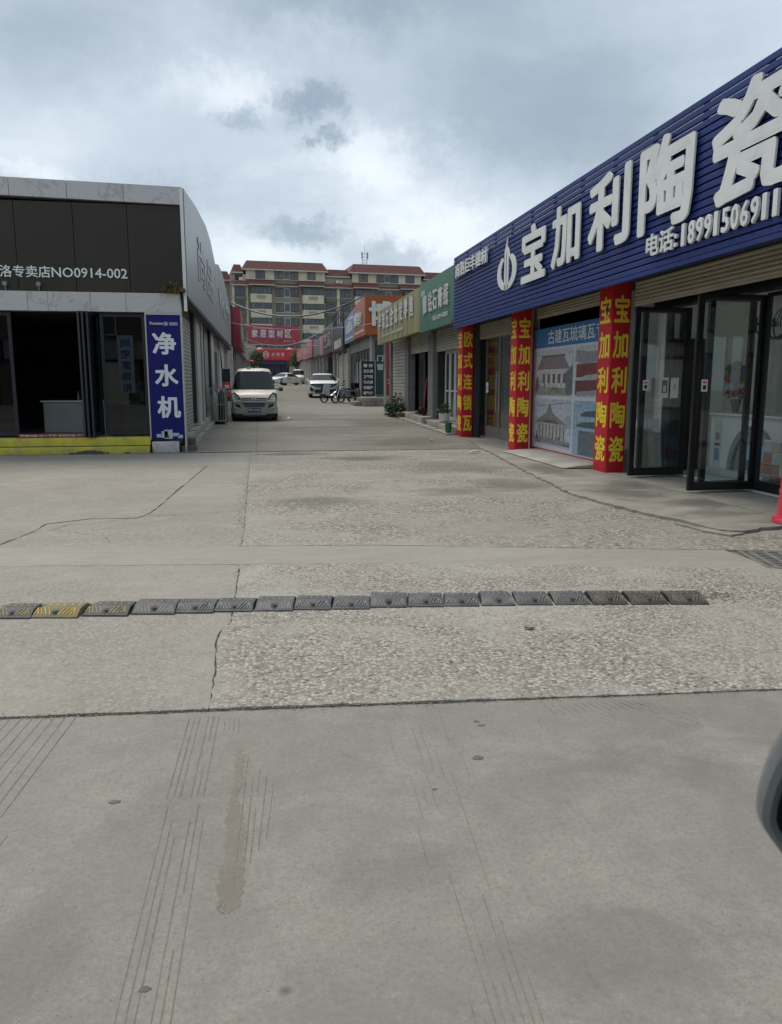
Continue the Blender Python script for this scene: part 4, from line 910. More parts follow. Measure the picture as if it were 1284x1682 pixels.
o = thing('wall_clock', 'pale round clock hanging inside the dark olive shop doorway', 'clock', (6.9, 28.9, 1.9))
MB().lathe([(.2, 0), (.2, -.03), (.17, -.035)], (6.6, 29.9, 1.95), 20, 'y').build('face', mat('clock_face', (.5, .52, .5), .5), o)
pole = MB().tube([(5.33, 33.75, gz(33.7) - .02), (5.33, 33.75, 3.2)], .055, 10); pole.build('pipe', mat('cream_pipe', (.50, .48, .42), .5, var=.15, vscale=2, dirt=(.2, .18, .15), dirt_amt=.6), None)
p_ = bpy.data.objects['pipe']; recenter(p_, (5.33, 33.75, gz(33.7))); tag(p_, 'cream drain pipe at the far corner of the olive sign', 'pipe')

def signbox(name, label, x, y0, y1, z0, z1, m, dep=.18, topz=None):
    """sign on the right row facing the street; topz gives the height of the far top corner"""
    t_ = thing(name, label, 'sign', (x, (y0 + y1) / 2, z0)); tz = topz or z1
    MB().add([(x, y0, z0), (x, y1, z0), (x, y1, tz), (x, y0, z1), (x + dep, y0, z0), (x + dep, y1, z0), (x + dep, y1, tz), (x + dep, y0, z1)],
             [(0, 3, 2, 1), (4, 5, 6, 7), (0, 1, 5, 4), (1, 2, 6, 5), (2, 3, 7, 6), (3, 0, 4, 7)]).build('board', m, t_)
    return t_
m_grn = mat('faded_green_panel', (.035, .145, .085), .5, var=.12, vscale=.8, dirt=(.08, .18, .12), dirt_amt=.6, stretch=(1, 1, .3))
m_olv = mat('streaked_olive_panel', (.30, .27, .125), .55, var=.15, vscale=.9, dirt=(.17, .14, .06), dirt_amt=.8, dscale=1.3, stretch=(1, 1.6, .12))
m_swh = mat('worn_white_letter', (.58, .58, .55), .55, var=.08)
t = signbox('shop_sign', 'green shop sign with white brush characters next to the blue sign', 4.95, 19.72, 24.4, 3.0, 4.44, m_grn)
for ch, y in zip('靓钻石膏线', (23.8, 23.05, 22.45, 21.75, 21.1)): MB().text(ch, (4.945, y, 3.50), -DY, DZ, .52, .56, .03, .04).build('character', m_swh, t)
MB().text('建材', (4.945, 24.15, 4.05), -DY, DZ, .62, .18, .01, .03).build('lettering', m_swh, t)
MB().text('电话:18291402887', (4.945, 22.5, 3.22), -DY, DZ, 1.9, .15, .01, .03).build('lettering', m_swh, t)
t = signbox('shop_sign', 'stained olive shop sign advertising hardware in white characters', 4.95, 24.44, 33.35, 3.06, 4.40, m_olv)
for k in range(1, 9): MB().box(4.943, 24.44 + k * .99, 3.07, 4.9495, 24.455 + k * .99, 4.39).build('panel_seam', mat('olive_seam', (.20, .175, .08), .6), t)
for k, ch in enumerate('华瑞五金批发零售'): MB().text(ch, (4.938, 32.9 - k * .98, 3.60), -DY, DZ, .66, .66, .02, .045).build('character', m_swh, t)
MB().text('电话:13991449288 水暖电料', (4.94, 32.0, 3.28), -DY, DZ, 4.8, .12, .008, .03).build('lettering', m_swh, t)

# ================================================================ ORANGE CORNER SHOP AND THE ROWS BEHIND
m_orn = mat('orange_panel', (.30, .072, .012), .5, var=.08); m_lbl = mat('pale_blue_panel', (.11, .19, .30), .5, var=.15, dirt=(.28, .33, .39), dirt_amt=.5, dscale=.9)
ob = thing('corner_shop', 'corner shop with the orange sign, dark glass doors to the alley', 'building', (7, 45, .4))
zg = gz(41)
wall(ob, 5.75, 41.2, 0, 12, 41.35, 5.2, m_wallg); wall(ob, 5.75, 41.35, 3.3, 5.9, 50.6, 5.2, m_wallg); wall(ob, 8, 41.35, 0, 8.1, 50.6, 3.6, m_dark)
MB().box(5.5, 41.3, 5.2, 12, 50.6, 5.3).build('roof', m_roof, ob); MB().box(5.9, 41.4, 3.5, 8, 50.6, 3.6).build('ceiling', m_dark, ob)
MB().box(5.75, 41.35, 0, 8, 50.6, gz(45) + .2).build('floor', m_pst, ob)
dg_ = thing('glass_doors', 'row of black framed glass doors in the side of the orange corner shop', 'door', (5.78, 46, .7))
for k in range(7): leaf(dg_, 41.5 + k * 1.28, 41.5 + k * 1.28 + 1.2, 5.78, .72, 3.25, .11, m_blk if k != 5 else m_greyf, m_gl2)
for k in (1, 3, 4): MB().tube([(5.72, 41.6 + k * 1.28, 1.1), (5.72, 41.6 + k * 1.28, 2.7)], .035, 6).build('handle', m_white, dg_)
osn = thing('shop_sign', 'orange box sign wrapping the street corner with a large white character', 'sign', (6, 43, 3.9))
MB().add([(5.38, 40.5, 3.92), (5.38, 45.45, 3.95), (5.38, 45.45, 5.72), (5.38, 40.5, 5.88), (5.7, 40.8, 3.92), (5.7, 45.45, 3.95), (5.7, 45.45, 5.72), (5.7, 40.8, 5.88)],
         [(0, 3, 2, 1), (4, 5, 6, 7), (0, 1, 5, 4), (1, 2, 6, 5), (2, 3, 7, 6), (3, 0, 4, 7)]).build('board', m_orn, osn)
MB().add([(5.385, 40.495, 3.92), (9.5, 40.495, 3.92), (9.5, 40.495, 5.92), (5.385, 40.495, 5.88), (5.72, 40.79, 3.92), (9.5, 40.79, 3.92), (9.5, 40.79, 5.92), (5.72, 40.79, 5.88)],
         [(0, 1, 2, 3), (7, 6, 5, 4), (0, 4, 5, 1), (1, 5, 6, 2), (2, 6, 7, 3), (3, 7, 4, 0)]).build('board', m_orn, osn)
MB().text('博', (5.55, 40.47, 4.35), DX, DZ, 1.28, 1.25, .08, .07).build('character', m_swh, osn); MB().text('世', (7.1, 40.47, 4.35), DX, DZ, 1.28, 1.25, .08, .07).build('character', m_swh, osn)
MB().text('博世!', (5.36, 45.1, 4.55), -DY, DZ, 3.3, .72, .04, .05).build('lettering', m_swh, osn)
MB().box(5.366, 41.0, 4.14, 5.376, 45.1, 4.26).build('stripe', mat('pale_strip', (.55, .42, .36), .6), osn)
t = signbox('shop_sign', 'pale blue panel sign joined to the orange corner sign', 5.38, 45.5, 50.5, 3.92, 5.66, m_lbl, topz=5.35)
MB().prism([(49.9, 4.5), (47.9, 4.45), (46.2, 4.55), (46.6, 5.05), (48.2, 5.15), (49.3, 4.95)], lambda a, b, s_: (5.368 if s_ else 5.376, a, b)).build('picture_print', mat('pale_print2', (.36, .42, .44), .5, var=.25, vscale=2), t)
MB().box(5.368, 45.8, 4.1, 5.376, 50, 4.2).box(5.368, 45.8, 5.2, 5.376, 48, 5.32).build('lettering', m_swh, t)
st_ = thing('stone_platform', 'stone block platform under the black stand banner', 'platform', (6, 39.7, gz(39)))
m_blk2 = mat('stone_block', (.23, .205, .175), .85, var=.3, vscale=2.5, bump=.4, bscale=20)
for j in range(2):
    for i in range(5): MB().box(4.98 + i * .62 + .3 * j * (i > 0), 38.35, gz(38.3) + .21 * j, 4.98 + (i + 1) * .62 - .015 + .3 * j * (i < 4), 41.18, gz(38.3) + .21 * j + .205).build('stone', m_blk2, st_, bev=.02)
MB().box(4.62, 38.9, gz(38.3), 4.96, 41.0, gz(38.3) + .22).build('stone', m_blk2, st_, bev=.02)
zp = gz(38.3) + .42
bn = thing('stand_banner', 'black stand banner with six lines of white characters on the stone platform', 'banner', (5.36, 39.4, zp))
MB().box(5.04, 39.40, zp + .06, 5.70, 39.42, zp + 1.80).build('sheet', mat('black_print', (.012, .014, .022), .5), bn)
MB().box(4.98, 39.36, zp + .0, 5.76, 39.46, zp + .055).build('base', m_white, bn)
MB().tube([(5.0, 39.41, zp + .05), (5.0, 39.41, zp + 1.86), (5.72, 39.41, zp + 1.86), (5.72, 39.41, zp + .05)], .011, 5).build('frame', m_white, bn)
for k, s_ in enumerate(('管 材', '龙头阀', '卫气冠', '马水器', '地暖炉', '暖气片')): MB().text(s_, (5.12, 39.385, zp + 1.50 - k * .272), DX, DZ, .48, .17, .008, .05).build('lettering', m_swh, bn)
for lbl, x0, x1, c_, s_ in (('dark green printed panel with pale characters beside the stand banner', 5.98, 6.55, (.015, .045, .04), '门窗'), ('red printed panel half hidden behind the cream pipe', 6.58, 7.3, (.30, .02, .035), '福')):
    t = thing('wall_panel', lbl, 'panel', (x0, 41.1, .9)); MB().box(x0, 41.12, .9, x1, 41.19, 3.65).build('sheet', mat('panel_%d' % int(c_[0] * 1000), c_, .5), t)
    MB().text(s_[0], (x0 + .1, 41.115, 2.6), DX, DZ, .32, .32, .004, .03).build('character', m_swh if x0 < 6.5 else mat('dim_grey', (.2, .15, .15), .6), t)
    if len(s_) > 1: MB().text(s_[1], (x0 + .1, 41.115, 2.15), DX, DZ, .32, .32, .004, .03).build('character', m_swh, t)
    else: MB().box(x0 + .06, 41.108, 1.62, x1 - .1, 41.118, 1.66).box(x0 + .06, 41.108, 1.45, x1 - .1, 41.118, 1.49).build('print', m_swh, t)
o = MB().tube([(5.72, 41.0, gz(41)), (5.72, 41.0, 3.92)], .045, 8).build('pipe', MATS['cream_pipe']); recenter(o, (5.72, 41, gz(41))); tag(o, 'thin cream pipe at the corner under the orange sign', 'pipe')

# row of farther shops on the right
m_plas = mat('pale_render', (.40, .39, .34), .8, var=.15, dirt=(.22, .2, .17), dirt_amt=.6, dscale=.7)
m_pier2 = mat('pale_pier', (.47, .46, .41), .7, var=.15)
units = [(50.7, 57.4, 'black sign in a lattice frame', (.02, .022, .028), .9, 1.75, 'shut'), (57.5, 67, 'dark brown sign with silver strokes', (.07, .055, .05), 1.0, 2.0, 'dark'),
         (67.1, 71, 'narrow pink sign', (.36, .17, .19), .9, 1.6, 'open'), (71.1, 78.8, 'plain grey sign', (.10, .10, .105), .9, 1.5, 'open'),
         (78.9, 88.5, 'rose red sign', (.38, .10, .125), .9, 1.65, 'open'), (88.6, 98, 'washed out pink sign', (.40, .18, .19), .9, 1.35, 'shut'), (98.1, 118, 'farthest pink sign', (.42, .16, .17), .9, 1.35, 'shut')]
for i, (y0, y1, lb_, c_, dep, hh, kind) in enumerate(units):
    z = gz((y0 + y1) / 2)
    b_ = thing('row_shop', 'shop below the ' + lb_ + ' in the right row', 'building', (6, (y0 + y1) / 2, z))
    MB().box(5.75, y0, z - 1, 11, y1, z + 4.2).build('wall', m_plas, b_)
    MB().box(5.55, y0, z + 4.2, 11.1, y1, z + 4.32).build('roof', m_roof, b_)
    n = max(1, round((y1 - y0) / 3.6)); w_ = (y1 - y0) / n
    for k in range(n):
        MB().box(5.58, y0 + k * w_, z - .3, 5.74, y0 + k * w_ + .4, z + 3.1).build('pier', m_pier2, b_)
        if kind == 'shut': shutter(b_, 5.70, y0 + k * w_ + .42, y0 + (k + 1) * w_ - .02, z + .15, z + 3.0, .18, m_shw)
        else:
            d_ = MB().box(5.70, y0 + k * w_ + .45, z + .1, 5.745, y0 + (k + 1) * w_ - .1, z + 2.7).build('door', m_blk if kind == 'dark' or k % 2 else m_greyf, b_)
            MB().box(5.69, y0 + k * w_ + .7, z + .4, 5.699, y0 + (k + 1) * w_ - .4, z + 2.5).build('pane', m_gl2, d_)
    t = signbox('shop_sign', lb_ + ' in the right row of the alley', 5.30 if i != 4 else 5.15, y0 + .05, y1 - .05, z + 3.05, z + 3.05 + hh, mat('sign_%d' % i, c_, .5, var=.12, vscale=.7, dirt=tuple(min(1, v * 1.5) for v in c_), dirt_amt=.4), .3)
    xx = 5.29 if i != 4 else 5.14
    if i == 0: MB().text('家装灯饰', (xx, y1 - .8, z + 3.2), -DY, DZ, 5.0, .6, .03, .04).build('lettering', m_swh, t); [MB().tube([(5.34, y0 + k * 1.6 + .2, z + 4.8), (5.34, y0 + k * 1.6 + .2, z + 5.7)], .04, 5).build('lattice_bar', m_ink, t) for k in range(5)]; MB().box(5.31, y0 + .1, z + 5.66, 5.37, y1 - .2, z + 5.74).box(5.31, y0 + .1, z + 5.2, 5.36, y1 - .2, z + 5.26).build('lattice_rail', m_ink, t)
    if i == 1: MB().text('艺品', (xx, y1 - 1.6, z + 3.5), -DY, DZ, 6.0, 1.1, .05, .04).build('lettering', mat('silver_letter', (.5, .5, .5), .3, .6), t); MB().box(5.28, y0 + .05, z + 3.02, 5.299, y0 + .35, z + 5.07).box(5.28, y0 + .36, z + 4.97, 5.299, y1, z + 5.07).build('trim', mat('taupe_trim', (.2, .18, .165), .5), t)
    if i in (4, 5, 6): MB().text(['铝材批发', '门窗型材', '不锈钢材'][i - 4], (xx, y1 - 1, z + 3.4), -DY, DZ, (y1 - y0) * .7, .6, .02, .03).build('lettering', mat('faint_letter', (.50, .30, .31), .6), t)
t = thing('wall_panel', 'black shop board with white characters beyond the white car', 'panel', (5.5, 66, 1.2)); MB().box(5.42, 63.2, .95, 5.5, 66.4, 3.6).build('sheet', MATS['black_print'], t)
MB().text('精品', (5.415, 65.9, 2.5), -DY, DZ, 2.2, .8, .01, .03).build('lettering', MATS['dim_grey'], t); MB().text('门窗', (5.415, 65.9, 1.4), -DY, DZ, 2.2, .8, .01, .03).build('lettering', MATS['dim_grey'], t)
# ================================================================ LEFT CORNER SHOP
m_mar = marble('marble_panel'); MATS['marble_panel'] = m_mar
m_dkp = mat('dark_glossy_panel', (.026, .023, .015), .45, spec=.35, var=.12, vscale=.8, dirt=(.04, .037, .028), dirt_amt=.5, dscale=.6)
m_gp = mat('brushed_grey_panel', (.30, .305, .31), .38, .45, var=.10, vscale=.5, stretch=(1, .4, 1))
m_yp = mat('worn_yellow_paint_step', (.55, .50, .05), .6, var=.15, vscale=3, dirt=(.24, .23, .14), dirt_amt=.9, dscale=2.5)
m_side = mat('dusty_side_wall', (.30, .29, .26), .85, var=.15, dirt=(.17, .16, .14), dirt_amt=.6)
ls = thing('corner_store', 'dark fronted water purifier store on the left corner', 'building', (-2, 17.4, 0))
FY = 17.30
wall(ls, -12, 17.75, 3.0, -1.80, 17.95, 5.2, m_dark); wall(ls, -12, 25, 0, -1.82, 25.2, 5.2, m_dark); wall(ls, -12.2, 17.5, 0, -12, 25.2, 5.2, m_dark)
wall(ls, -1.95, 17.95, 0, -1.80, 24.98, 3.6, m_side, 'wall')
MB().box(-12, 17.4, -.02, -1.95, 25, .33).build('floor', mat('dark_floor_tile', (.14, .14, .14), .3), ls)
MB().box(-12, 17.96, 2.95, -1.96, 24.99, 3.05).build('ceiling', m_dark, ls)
MB().box(-12, 17.5, 5.2, -1.6, 47, 5.3).build('roof', m_roof, ls)
# marble bands and dark sign panels, each a piece of its own
px = [-13.0, -11.9, -10.8, -9.7, -8.6, -7.5, -6.4, -5.92, -4.82, -3.73, -2.64, -1.48]
for a, b in zip(px, px[1:]):
    za, zb = 5.42 + (-1.48 - a) * .02, 5.42 + (-1.48 - b) * .02
    MB().add([(a + .005, FY, za - .345), (b - .005, FY, zb - .345), (b - .005, FY, zb), (a + .005, FY, za), (a + .005, FY + .3, za - .345), (b - .005, FY + .3, zb - .345), (b - .005, FY + .3, zb), (a + .005, FY + .3, za)],
             [(0, 1, 2, 3), (7, 6, 5, 4), (0, 4, 5, 1), (1, 5, 6, 2), (2, 6, 7, 3), (3, 7, 4, 0)]).build('marble_panel', m_mar, ls)
qx = [-13, -11.9, -10.8, -9.7, -8.6, -7.5, -6.0, -4.78, -3.66, -2.60, -1.53]
for a, b in zip(qx, qx[1:]): MB().box(a + .006, FY + .06, 3.31, b - .006, FY + .12, 5.06).build('sign_panel', m_dkp, ls)
MB().box(-13, FY + .121, 3.30, -1.53, FY + .2, 5.0).build('sign_backing', m_dark, ls)
rx = [-13, -11.2, -9.4, -7.6, -6.1, -4.62, -4.23, -3.4, -2.70, -1.60]
for a, b in zip(rx, rx[1:]): MB().box(a + .003, FY + .01, 2.92, b - .003, FY + .28, 3.305).build('marble_panel', m_mar, ls)
MB().box(-1.53, FY - .01, 2.95, -1.47, FY + .06, 5.40).build('corner_trim', m_white, ls)
MB().text('商洛专卖店', (-5.36, FY + .055, 3.575), DX, DZ, 1.21, .235, .02, .016).build('lettering', m_paperw, ls); MB().text('NO0914-002', (-4.125, FY + .055, 3.59), DX, DZ, 1.48, .195, .02, .012).build('lettering', m_paperw, ls)
for x in (-5.02, -4.38): MB().lathe([(.03, 0), (.03, -.05), (.05, -.08)], (x, FY + .04, 3.44), 8, 'y').box(x - .01, FY, 3.31, x + .01, FY + .04, 3.42).build('spot_lamp', m_greyf, ls)
leaves(-1.72, FY - .05, 3.30, .22, .06, .14, 60, .16, 8, mat('dead_leaf', (.16, .12, .05), .8), ls, 'dead_vine')
# door frames and glass
dg_ = thing('folding_door', 'folded dark glass door leaves of the store, left of the blue banner', 'door', (-3.4, 17.5, .35))
m_frd = mat('charcoal_frame', (.03, .035, .045), .3, .4)
m_gl3 = glass('tinted_store_glass', (.38, .42, .45), .0)
def yleaf(parent, A, B, z0, z1, fw=.06, gm=m_gl3, fm=m_frd):
    A, B = Vector(A), Vector(B); d = (B - A).normalized(); L_ = (B - A).length
    M = Matrix(((d.x, -d.y, 0, A.x), (d.y, d.x, 0, A.y), (0, 0, 1, 0), (0, 0, 0, 1)))
    o = MB(M).box(0, -.02, z0, fw, .02, z1).box(L_ - fw, -.02, z0, L_, .02, z1).box(fw, -.019, z1 - fw, L_ - fw, .019, z1).box(fw, -.019, z0, L_ - fw, .019, z0 + fw * 1.3).build('door_leaf', fm, parent)
    MB(M).box(fw + .002, -.004, z0 + fw * 1.3 + .002, L_ - fw - .002, .004, z1 - fw - .002).build('pane', gm, o); return o
for A, B in (((-3.60, 16.98), (-3.45, 17.62)), ((-3.52, 16.98), (-3.40, 17.62)), ((-3.43, 17.0), (-3.34, 17.62))): yleaf(dg_, A, B, .36, 2.90)
wg = thing('shop_window', 'dark glass panel with a painted blue reflection between the door leaves and the banner', 'window', (-2.8, 17.5, .35))
yleaf(wg, (-3.28, 17.50), (-2.36, 17.50), .37, 2.90, .07)
MB().box(-2.95, 17.465, 1.25, -2.62, 17.475, 2.45).build('painted_reflection', mat('reflection_blue', (.004, .014, .036), .4, var=.2), wg)  # reflection of a blue sign, painted as a flat sheet before the glass
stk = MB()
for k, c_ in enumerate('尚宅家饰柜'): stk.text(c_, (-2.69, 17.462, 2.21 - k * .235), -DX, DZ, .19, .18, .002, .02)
stk.build('lettering', mat('reflection_pale', (.035, .055, .08), .5), wg)  # mirrored characters of the painted reflection
MB().box(-2.36, 17.42, .34, -2.315, 17.56, 2.90).build('white_jamb', mat('bluish_jamb', (.33, .40, .41), .4, var=.15, vscale=2), ls)
t = thing('shop_window', 'dark glass panel of the store cut by the left picture edge', 'window', (-6, 17.5, .35))
yleaf(t, (-6.1, 17.50), (-5.02, 17.50), .37, 2.90, .07); yleaf(t, (-7.3, 17.50), (-6.15, 17.50), .37, 2.90, .07); wall(ls, -12, 17.45, .33, -7.4, 17.6, 2.9, m_mar)
# interior: counter, lamps, desk, flowers
o = thing('counter', 'pale counter in the dark interior behind the yellow steps', 'counter', (-4.2, 19.6, .33))
MB().box(-5.0, 19.4, .33, -3.55, 20.0, 1.02).build('body', mat('dim_counter', (.40, .41, .41), .5), o); MB().box(-5.05, 19.35, 1.022, -3.5, 20.05, 1.06).build('top', m_tilef, o)
for x in (-4.25, -4.08):
    t = thing('bottle', 'left small amber bottle on the dim counter' if x < -4.2 else 'right small amber bottle on the dim counter', 'bottle', (x, 19.6, 1.06))
    MB().lathe([(.035, 0), (.04, .1), (.018, .15), (.016, .22)], (x, 19.6, 1.06), 10).build('body', mat('amber', (.35, .16, .03), .2), t, smooth=True)
o = thing('desk', 'grey desk behind the dark glass next to the blue banner', 'desk', (-2.6, 18.4, .33)); MB().box(-3.0, 18.2, .33, -2.1, 18.9, 1.02).build('body', mat('grey_desk', (.16, .17, .18), .5), o); MB().box(-3.03, 18.17, 1.022, -2.07, 18.93, 1.06).build('top', mat('brown_top', (.2, .15, .12), .5), o)
o = thing('flower_vase', 'white flowers in a white jar behind the dark store glass', 'vase', (-2.6, 18.45, 1.06))
MB().lathe([(.06, 0), (.08, .05), (.07, .16), (.05, .18)], (-2.6, 18.45, 1.06), 12).build('vase', m_white, o, smooth=True); leaves(-2.6, 18.45, 1.22, .20, .1, .3, 160, .07, 6, m_white, o, 'flowers')
# steps
t = thing('entrance_steps', 'two low steps with worn yellow painted risers', 'steps', (-4, 17.1, 0))
for z0, z1, y in ((0.0, .148, 17.0), (.165, .335, 17.12)): MB().box(-12, y, z0, -2.335 + (.01 if z0 else 0), 17.38, z1).build('step', m_yp, t, bev=.008)
MB().box(-12, 17.13, .145, -2.34, 17.37, .168).build('joint', m_dark, t)
bk = MB(); rk = random.Random(4)
for i in range(50): x = -3.6 + rk.gauss(0, .22); bk.box(x, 16.985 - .01 * rk.random(), -.01, x + .09 * rk.random() + .02, 17.01, .03 + .06 * rk.random() * math.exp(-((x + 3.55) / .25) ** 2))
bk.build('broken_edge', mat('dark_rubble', (.09, .08, .065), .9), t)
o = thing('door_mat', 'red door mat with a row of white characters on the top step', 'mat', (-4.3, 17.25, .337)); MB().box(-5.0, 17.14, .337, -3.45, 17.36, .349).build('mat', mat('red_mat', (.28, .04, .03), .9), o)
MB().text('欢迎光临 出入平安 欢迎光临 开门大吉', (-4.97, 17.333, .352), DX, DZ, 1.48, .045, .004, .03).build('lettering', m_white, o)
MB().box(-5.0, 17.337, .3495, -3.45, 17.36, .405).build('edge', mat('red_mat', (.28, .04, .03), .9), o)
# blue water purifier banner
t = thing('banner', 'tall dark blue banner with three large white characters on the store corner', 'banner', (-2.0, 17.25, .27))
m_bb = mat('deep_blue_print', (.008, .008, .125), .6, var=.10, vscale=1.5, spec=.25)
MB().box(-2.30, 17.22, .27, -1.62, 17.40, 2.86).build('sheet', m_bb, t); MB().box(-2.33, 17.21, 2.862, -1.59, 17.41, 2.915).box(-1.615, 17.21, .0, -1.585, 17.41, 2.86).box(-2.33, 17.21, .27, -2.305, 17.40, 2.86).build('frame', mat('pale_grey_frame', (.42, .42, .41), .5), t)
for k, c_ in enumerate('净水机'): MB().text(c_, (-2.20 + .02 * k, 17.218, 2.05 - k * .66), DX, DZ, .48, .46, .004, .05).build('character', mat('banner_white', (.66, .69, .74), .5, var=.03), t)
MB().text('Vcooma', (-2.24, 17.218, 2.66), DX, DZ, .27, .06, .003, .03).build('lettering', MATS['banner_white'], t)
lg = MB()
for i in range(14):
    a, b = 2 * math.pi * i / 14, 2 * math.pi * (i + 1) / 14
    lg.prism([(.034 * math.cos(a), .034 * math.sin(a)), (.042 * math.cos(a), .042 * math.sin(a)), (.042 * math.cos(b), .042 * math.sin(b)), (.034 * math.cos(b), .034 * math.sin(b))], lambda p, q, s_: (-1.91 + p, 17.214 if s_ else 17.219, 2.68 + q))
lg.box(-1.925, 17.214, 2.665, -1.895, 17.219, 2.695).box(-1.84, 17.214, 2.69, -1.67, 17.219, 2.705).box(-1.84, 17.214, 2.655, -1.67, 17.219, 2.667).build('logo', MATS['banner_white'], t)
mach = MB(); pts = lambda x, z, w_, h: mach.box(x, 17.214, z, x + w_, 17.219, z + h)
pts(-2.10, .31, .13, .14); pts(-2.04, .29, .17, .19); pts(-1.86, .34, .13, .07); pts(-1.76, .30, .10, .07); pts(-2.2, .32, .09, .07)
mach.build('machine_print', mat('machine_print', (.42, .47, .55), .5, var=.25, vscale=14), t)
MB().box(-2.00, 17.209, .31, -1.95, 17.2135, .36).build('print', m_ink, t)
o = MB().box(-2.29, 17.12, 0, -1.74, 17.40, .235).build('plinth', m_mar, None, bev=.006); recenter(o, (-2, 17.25, 0)); tag(o, 'small white marble plinth under the tall blue banner', 'plinth')
MB().box(-2.28, 17.13, .236, -1.75, 17.39, .262)
o = MB().box(-1.70, 17.22, 0, -1.40, 17.6, .12).box(-1.70, 17.5, .121, -1.45, 18.0, .26).build('rubble_corner', mat('dark_stone', (.10, .09, .07), .9, var=.3, bump=.4)); recenter(o, (-1.55, 17.4, 0)); tag(o, 'dark broken stone at the corner foot of the left store', 'stone')

# side of the left row: plinth, shutters, piers
sb = thing('side_shops', 'left row of low shops running up the alley behind the corner store', 'building', (-2, 32, .2))
for y in range(18, 50, 2):
    z = gz(y + 1); MB().box(-1.80, y, z - .5, -1.50, y + 1.985, z + .10).build('plinth_stone', m_pst, sb, bev=.01)
    MB().box(-1.86, y, z + .02, -1.60, y + 1.985, z + .26).build('sill_stone', m_pst, sb, bev=.01)
wall(sb, -1.98, 24.99, -.3, -1.82, 47.5, 4.2, m_side); MB().box(-9, 25.3, 4.2, -1.9, 47.5, 4.3).build('roof', m_roof, sb)
shutter(sb, -1.80, 18.7, 21.6, .34, 3.1, .09, mat('grey_shutter', (.36, .36, .34), .5, .2, var=.1, dirt=(.2, .19, .17), dirt_amt=.5), 1)
shutter(sb, -1.80, 25.9, 28.6, .40, 3.2, .09, MATS['grey_shutter'], 1)
m_wp = mat('pale_pier_left', (.46, .45, .42), .7, var=.12, dirt=(.25, .24, .21), dirt_amt=.5)
for y0, y1, x in ((22.3, 23.6, -1.68), (24.6, 25.2, -1.72), (29.0, 30.6, -1.68), (36.0, 40.5, -1.75), (42, 42.8, -1.6), (45.5, 46.5, -1.5)):
    MB().box(-1.82, y0, gz(y0) + .1, x, y1, 3.5).build('pier', m_wp, sb)
MB().box(-1.815, 31.2, .5, -1.79, 34.8, 2.75).build('dark_door', m_dark, sb)
for y in (23.9, 43.6): MB().tube([(-1.66, y, gz(y) + .1), (-1.66, y, 3.4)], .045, 8).build('pipe', m_wp, sb)
MB().box(-1.79, 21.75, .4, -1.70, 21.9, 3.3).box(-1.79, 18.2, .4, -1.70, 18.4, 3.3).box(-1.79, 25.5, .4, -1.7, 25.6, 3.3).box(-1.79, 28.75, .4, -1.7, 28.9, 3.3).build('dark_rail', m_ink, sb)
wr = MB(); wr.tube([(-1.64, 33.0, 3.1), (-1.60, 34.0, 2.75), (-1.62, 34.6, 2.2), (-1.6, 35.4, 1.9), (-1.63, 35.2, 2.3), (-1.6, 34.3, 2.6)], .02, 5); wr.build('cable_loop', m_ink, sb)
# grey metal fascia above the alley side
fs = thing('fascia_sign', 'long grey metal fascia sign on the alley side of the left store', 'sign', (-1.45, 30, 3.4))
def fasc(pts, nm='panel', m=m_gp, x=-1.45, d=.12):
    return MB().prism(pts, lambda a, b, s_: (x if s_ else x - d, a, b)).build(nm, m, fs)
bot = lambda y: 3.27 + (y - 17.4) * .004
fasc([(17.40, 3.27), (29.0, bot(29)), (29.0, 5.62), (26.8, 5.95), (24.5, 6.02), (21, 5.78), (19, 5.58), (17.40, 5.42)])
fasc([(29.06, bot(29)), (43.0, bot(43)), (43.0, 5.25), (38.5, 5.75), (34.5, 6.02), (31.5, 5.92), (29.06, 5.60)])
MB().box(-1.62, 17.4, 3.20, -1.44, 43, 3.262).build('bottom_trim', m_ink, fs)
m_em = mat('pale_raised_letter', (.345, .35, .355), .4, .4)
MB().text('尚品', (-1.447, 20.6, 4.0), DY, DZ, 6.2, 1.1, .02, .02).build('lettering', m_em, fs)
MB().text('VIOSSI', (-1.447, 30.5, 4.1), DY, DZ, 11, .9, .02, .02).build('lettering', m_em, fs)

# steel cage with gas bottles at the wall, ad board
t = thing('steel_cage', 'stainless steel cage with cylinders standing by the left wall near the van', 'cage', (-1.35, 27.3, gz(27)))
m_st = mat('dull_steel', (.30, .30, .29), .4, .75, var=.15); z = gz(27)
cg = MB(); x0, x1, y0, y1, h = -1.62, -1.14, 26.2, 27.6, 1.16
for x in (x0, x1):
    for y in (y0, y1): cg.box(x - .02, y - .02, z, x + .02, y + .02, z + h)
for zz in (z + .1, z + .62, z + h - .03):
    for y in (y0, y1): cg.box(x0, y - .015, zz, x1, y + .015, zz + .03)
    for x in (x0, x1): cg.box(x - .014, y0, zz, x + .014, y1, zz + .03)
cg.build('frame', m_st, t)
for k in range(5): MB().box(x0 + .08 + .08 * k, y0 - .008, z + .12, x0 + .095 + .08 * k, y0 + .008, z + h - .04).build('bar', m_st, t)
for k in range(8): MB().box(x1 - .008, y0 + .12 + .16 * k, z + .12, x1 + .008, y0 + .14 + .16 * k, z + h - .04).build('bar', m_st, t)
MB().box(x0, y0, z + .08, x1, y1, z + .1).build('base', m_st, t)
MB().tube([(-1.55, 26.2, z + h), (-1.5, 26.2, z + h + .08), (-1.3, 26.2, z + h + .08), (-1.25, 26.2, z + h)], .015, 6).build('handle', m_st, t)
